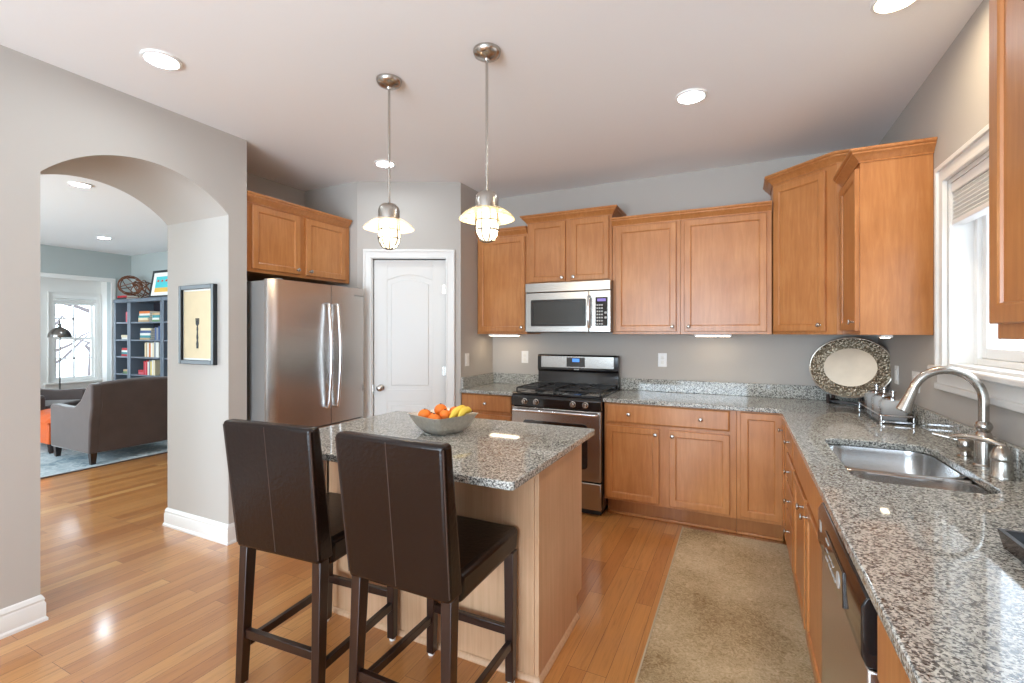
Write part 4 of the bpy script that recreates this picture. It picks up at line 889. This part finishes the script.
# ------------------------------------------------------------ living room furniture
lr = thing('area_rug', 'pale blue patterned area rug on the living room floor', 'rug', (-7.5, 2.5, 0))
bx(-1.42, 1.40, -1.6, 1.5, 0, 0.012).build('pile', M['rug_lr'], lr, bev=0.003)
bx(1.40, 1.425, -1.6, 1.5, 0, 0.013).build('binding', M['velvet'], lr)
def armchair(label, loc, rz):
    t = thing('armchair', label, 'armchair', loc, rz, 'grey armchairs around the ottoman')
    W = 0.40   # faces -y; back at y=+0.44
    bp = [(0.44, 0.12), (0.455, 0.45), (0.49, 0.62), (0.50, 0.85), (0.46, 0.875), (0.40, 0.86), (0.33, 0.50), (0.30, 0.12)]
    rings = []
    for k in range(13):
        u = -1+2*k/12; x = u*(W-0.03-0.03*0); cr_ = 0.02*(1-u*u)
        rings.append([(x, y, z+(cr_ if z > 0.7 else 0)) for y, z in bp])
    MB().loops(rings).build('backrest', M['velvet'], t, bev=0.012, seg=3)
    for s in (-1, 1):
        ap_ = [(-0.42, 0.12), (-0.43, 0.57), (-0.40, 0.60), (-0.10, 0.585), (0.12, 0.60), (0.26, 0.68), (0.36, 0.80), (0.42, 0.865), (0.50, 0.86), (0.50, 0.62), (0.46, 0.45), (0.44, 0.12)]
        MB().prism(ap_, s*W-0.05, s*W+0.05, 'x').build('arm', M['velvet'], t, bev=0.02, seg=3)
    bx(-W+0.05, W-0.05, -0.40, 0.32, 0.12, 0.30).build('seat_base', M['velvet'], t, bev=0.01)
    bx(-W+0.055, W-0.055, -0.43, 0.33, 0.30, 0.45).build('seat_cushion', M['velvet'], t, bev=0.03, seg=3)
    for sx_ in (-W, W):
        for sy_ in (-0.38, 0.40):
            MB().hexa([(sx_-0.02, sy_-0.02, 0), (sx_+0.02, sy_-0.02, 0), (sx_+0.02, sy_+0.02, 0), (sx_-0.02, sy_+0.02, 0)], [(sx_-0.03, sy_-0.03, 0.125), (sx_+0.03, sy_-0.03, 0.125), (sx_+0.03, sy_+0.03, 0.125), (sx_-0.03, sy_+0.03, 0.125)]).build('leg', M['espresso'], t)
armchair('grey velvet armchair seen from behind through the arch', (-6.60, 2.945, 0.0125), -PI/2)
armchair('grey velvet armchair beside the bay window, facing the bookcases', (-8.62, 2.84, 0.0125), math.radians(128))
ot = thing('ottoman', 'orange leather tufted ottoman between the two armchairs', 'ottoman', (-7.52, 2.98, 0.0125), 0)
bx(-0.35, 0.35, -0.45, 0.45, 0.11, 0.36).build('base', M['ottoman'], ot, bev=0.015, seg=3)
g = MB(); n = 18; grid = []
for i in range(n+1):
    row = []
    for j in range(n+1):
        x = -0.36+0.72*i/n; y = -0.46+0.92*j/n
        ed = min(i, n-i, j, n-j)
        z = 0.36+0.085*min(1, ed/2.5)**0.5+0.012*math.cos(x*2*PI/0.24)*math.cos(y*2*PI/0.24)*(1 if ed > 0 else 0)
        row.append((x, y, z))
    grid.append(row)
vsx = [p for r in grid for p in r]; fs = [(i*(n+1)+j, (i+1)*(n+1)+j, (i+1)*(n+1)+j+1, i*(n+1)+j+1) for i in range(n) for j in range(n)]
g.add(vsx, fs); g.box(-0.36, 0.36, -0.46, 0.46, 0.345, 0.361); g.build('tufted_top', M['ottoman'], ot, ang=60)
for sx_ in (-0.31, 0.31):
    for sy_ in (-0.41, 0.41): MB().lathe([(0.018, 0), (0.028, 0.03), (0.030, 0.07), (0.034, 0.11)], (sx_, sy_, 0), 'z', 12).build('leg', M['espresso'], ot)
fl = thing('floor_lamp', 'dark metal dome floor lamp in front of the living room window', 'floor lamp', (-9.15, 3.36, 0.0))
MB().lathe([(0.14, 0), (0.14, 0.015), (0.02, 0.03), (0.012, 0.04)], (0, 0, 0), 'z', 24).build('base', M['lampmetal'], fl)
MB().lathe([(0.010, 0.03), (0.010, 1.44)], (0, 0, 0), 'z', 10).build('pole', M['lampmetal'], fl)
MB().lathe([(0.135, 1.345), (0.137, 1.35), (0.128, 1.40), (0.10, 1.45), (0.055, 1.485), (0.020, 1.50), (0.016, 1.52), (0.026, 1.535), (0.012, 1.55), (0.006, 1.60), (0.001, 1.605)], (0, 0, 0), 'z', 28).build('lamp_shade', M['lampmetal'], fl)
# bookcases
SHZ = (0.10, 0.42, 0.755, 1.035, 1.305, 1.585)
BY, BD = 4.075, 0.345
def bookcase(label, x0, x1):
    t = thing('bookcase', label, 'bookcase', (x0, BY, 0), 0, 'slate blue bookcases along the living room wall'); wd = x1-x0; p = 0.045
    bx(0, p, 0, BD, 0, 1.90).build('side_panel', M['bookcase'], t, bev=0.003); bx(wd-p, wd, 0, BD, 0, 1.90).build('side_panel', M['bookcase'], t, bev=0.003)
    bx(-0.0, wd+0.0, -0.012, BD, 1.90, 1.955).build('top', M['bookcase'], t, bev=0.004)
    bx(p, wd-p, BD-0.015, BD, 0.0, 1.90).build('back_panel', M['bookcase_in'], t)
    bx(p, wd-p, 0.01, BD-0.015, 0, SHZ[0]-0.022).build('plinth', M['bookcase'], t)
    for z in SHZ: bx(p, wd-p, 0.006, BD-0.015, z-0.022, z).build('shelf', M['bookcase'], t)
bookcase('narrow slate blue bookcase at the window end of the row', -9.235, -8.795)
bookcase('wide slate blue bookcase full of books in the middle of the row', -8.79, -7.875)
bookcase('slate blue bookcase half hidden behind the side of the arch', -7.87, -7.20)
BC = {'white': S(226, 224, 216), 'red': S(190, 40, 48), 'teal': S(60, 140, 146), 'blue': S(60, 84, 128), 'tan': S(188, 158, 120), 'orange': S(214, 120, 60), 'cream': S(226, 210, 176), 'green': S(104, 132, 92), 'pink': S(206, 96, 108), 'yellow': S(226, 196, 96), 'grey': S(140, 142, 146), 'dark': S(52, 46, 50)}
BM = {k: mat(k+'_book_cloth', v, 0.7) for k, v in BC.items()}
BM['page'] = mat('book_pages', S(232, 226, 210), 0.9)
def book(label, group, x, z, wd, h, dp, col, lie=False):
    # upright: spine towards the room; lying: spine towards the room, flat
    t = thing('book', label, 'book', (x, BY+0.03, z+0.0008), 0, group); e = 0.003
    if lie:
        bx(0, wd, 0.004, dp, e, h-e).build('pages', BM['page'], t); c = MB().box(0, wd, 0, dp, 0, e); c.box(0, wd, 0, dp, h-e, h); c.box(0, wd, 0, 0.004, e, h-e)
    else:
        bx(e, wd-e, 0.004, dp, 0.002, h-0.004).build('pages', BM['page'], t); c = MB().box(0, e, 0, dp, 0, h); c.box(wd-e, wd, 0, dp, 0, h); c.box(e, wd-e, 0, 0.004, 0, h)
    c.build('cover', BM[col], t, smooth=False)
ORD = ['first', 'second', 'third', 'fourth', 'fifth', 'sixth', 'seventh', 'eighth', 'ninth', 'tenth']
def upright_row(x, z, cols, where, hs=0.21):
    for i, c in enumerate(cols):
        wd = random.uniform(0.034, 0.048); h = hs*random.uniform(0.9, 1.08)
        book('%s upright book, %s from left, %s' % (c, ORD[i], where), 'upright books on the shelves', x, z, wd, h, 0.17, c); x += wd+0.002
    return x
def stack(x, z, cols, where, wd=0.30):
    for i, c in enumerate(cols):
        h = random.uniform(0.028, 0.042); w_ = wd*random.uniform(0.85, 1.0)
        book('%s flat book, %s from bottom, %s' % (c, ORD[i], where), 'books stacked flat on the shelves', x+random.uniform(0, 0.03), z, w_, h, 0.2, c, True); z += h+0.0005
X2 = -8.79+0.05
stack(X2+0.16, SHZ[5], ['tan', 'cream', 'teal', 'white', 'orange'], 'left pile on wide bookcase top shelf', 0.32)
stack(X2+0.54, SHZ[5], ['green', 'white', 'teal', 'tan'], 'right pile on wide bookcase top shelf', 0.22)
stack(X2+0.20, SHZ[4], ['tan', 'teal', 'white', 'blue', 'cream'], 'pile on wide bookcase second shelf down', 0.32)
upright_row(X2+0.62, SHZ[4], ['blue', 'grey', 'blue'], 'right end of wide bookcase second shelf down', 0.20)
upright_row(X2+0.34, SHZ[3], ['cream', 'tan', 'white', 'orange', 'white', 'cream', 'grey', 'white', 'white'], 'wide bookcase third shelf down', 0.225)
stack(X2+0.14, SHZ[2], ['pink', 'red'], 'low pile on wide bookcase fourth shelf down', 0.15)
upright_row(X2+0.31, SHZ[2], ['red', 'pink', 'red', 'white', 'grey', 'yellow', 'white', 'cream'], 'wide bookcase fourth shelf down', 0.22)
X1 = -9.235+0.05
stack(X1+0.10, SHZ[4], ['white', 'cream'], 'pile on narrow bookcase second shelf down', 0.20)
stack(X1+0.10, SHZ[3], ['red', 'teal', 'white', 'red'], 'pile on narrow bookcase third shelf down', 0.20)
stack(X1+0.14, SHZ[2], ['green', 'tan'], 'pile on narrow bookcase fourth shelf down', 0.16)
upright_row(X1+0.24, SHZ[5], ['pink', 'grey'], 'narrow bookcase top shelf', 0.16)
for i, (c, xx) in enumerate((('dark', -9.21), ('red', -9.20))):
    book('%s book lying flat on top of the narrow bookcase' % c, 'books on top of the bookcase', xx, 1.955+i*0.0315, 0.28, 0.03, 0.2, c, True)
def twig_sphere(label, x, r, n, seed, z0=1.9555):
    t = thing('twig_sphere', label, 'ornament', (x, BY+0.14, z0), 0, 'twig spheres on the bookcase'); rd = random.Random(seed)
    for k in range(n):
        ax = Vector((rd.uniform(-1, 1), rd.uniform(-1, 1), rd.uniform(-1, 1))).normalized(); q = ax.to_track_quat('Z', 'Y').to_matrix()
        rr = r*0.96
        MB().tube([tuple(q @ Vector((rr*math.cos(2*PI*i/28), rr*math.sin(2*PI*i/28), 0))+Vector((0, 0, r+0.006))) for i in range(28)], 0.007, 6, True).build('twig_ring', M['copper'], t)
twig_sphere('copper coloured sphere of bent twigs on the bookcase, nearer the window', -9.05, 0.165, 8, 3, 2.021)
twig_sphere('thin wire sphere on the bookcase next to the framed art', -8.70, 0.155, 6, 5)
af = thing('framed_art', 'black framed turquoise and yellow print leaning on top of the bookcase', 'picture', (-8.06, BY+0.11, 1.957), 0)
tl = Matrix.Rotation(math.radians(-9), 4, 'X')
def tb(*a): m_ = MB(); m_.m = tl; m_.box(*a); return m_
m_ = MB(); m_.m = tl
for a in ((-0.36, -0.325, 0, 0.44), (0.325, 0.36, 0, 0.44), (-0.325, 0.325, 0, 0.035), (-0.325, 0.325, 0.405, 0.44)): m_.box(a[0], a[1], -0.02, 0, a[2], a[3])
m_.build('frame', M['blackframe'], af)
tb(-0.33, 0.33, -0.010, -0.004, 0.03, 0.41).build('mat_board', M['paper'], af)
M['turq'] = mat('turquoise_print', S(76, 190, 196), 0.7); M['yel'] = mat('ochre_print', S(222, 176, 84), 0.7); M['redp'] = mat('red_print', S(196, 76, 60), 0.7)
tb(-0.24, 0.24, -0.013, -0.009, 0.16, 0.34).build('print', M['turq'], af); tb(-0.24, 0.24, -0.013, -0.009, 0.09, 0.16).build('print_band', M['yel'], af)
for i in range(4): tb(-0.20+0.11*i, -0.15+0.11*i, -0.015, -0.012, 0.255, 0.285).build('print_shape', M['redp'], af)

# ------------------------------------------------------------ outdoors
struct(bx(-40, -9.95, -20, 30, -0.5, -0.4).build('ground_far', M['snow']))
struct(bx(1.10, 30, -20, 30, -0.5, -0.4).build('ground_near', M['snow']))
struct(bx(6.0, 6.3, -6, 14, -0.4, 4.2).build('exterior_wall', M['brick']))
def tree(label, x, y, h, seed):
    rd = random.Random(seed); t = thing('bare_tree', label, 'tree', (x, y, -0.4), 0, 'bare trees in the snow')
    MB().tube([(0, 0, -0.02), (0.05, 0.03, h*0.3), (0.0, 0.1, h*0.65), (0.08, 0.05, h)], [0.16, 0.12, 0.07, 0.02], 10).build('trunk', M['bark'], t)
    for k in range(16):
        z = h*rd.uniform(0.12, 0.85); a = rd.uniform(0, 2*PI); l = h*rd.uniform(0.25, 0.45); p = Vector((0.03, 0.05, z))
        d = Vector((math.cos(a), math.sin(a), rd.uniform(0.1, 0.6))); pts = [tuple(p)]
        for s in range(1, 6): pts.append(tuple(p+d*l*s/5+Vector((rd.uniform(-.1, .1), rd.uniform(-.1, .1), rd.uniform(-.05, .15)*s*0.3))))
        MB().tube(pts, [0.05, 0.04, 0.03, 0.022, 0.014, 0.006], 6).build('branch', M['bark'], t)
tree('bare grey tree outside the living room window, closest', -13.6, 5.6, 5.0, 11)
tree('bare grey tree farther off in the snow outside the living room window', -18.0, 6.3, 6.5, 12)
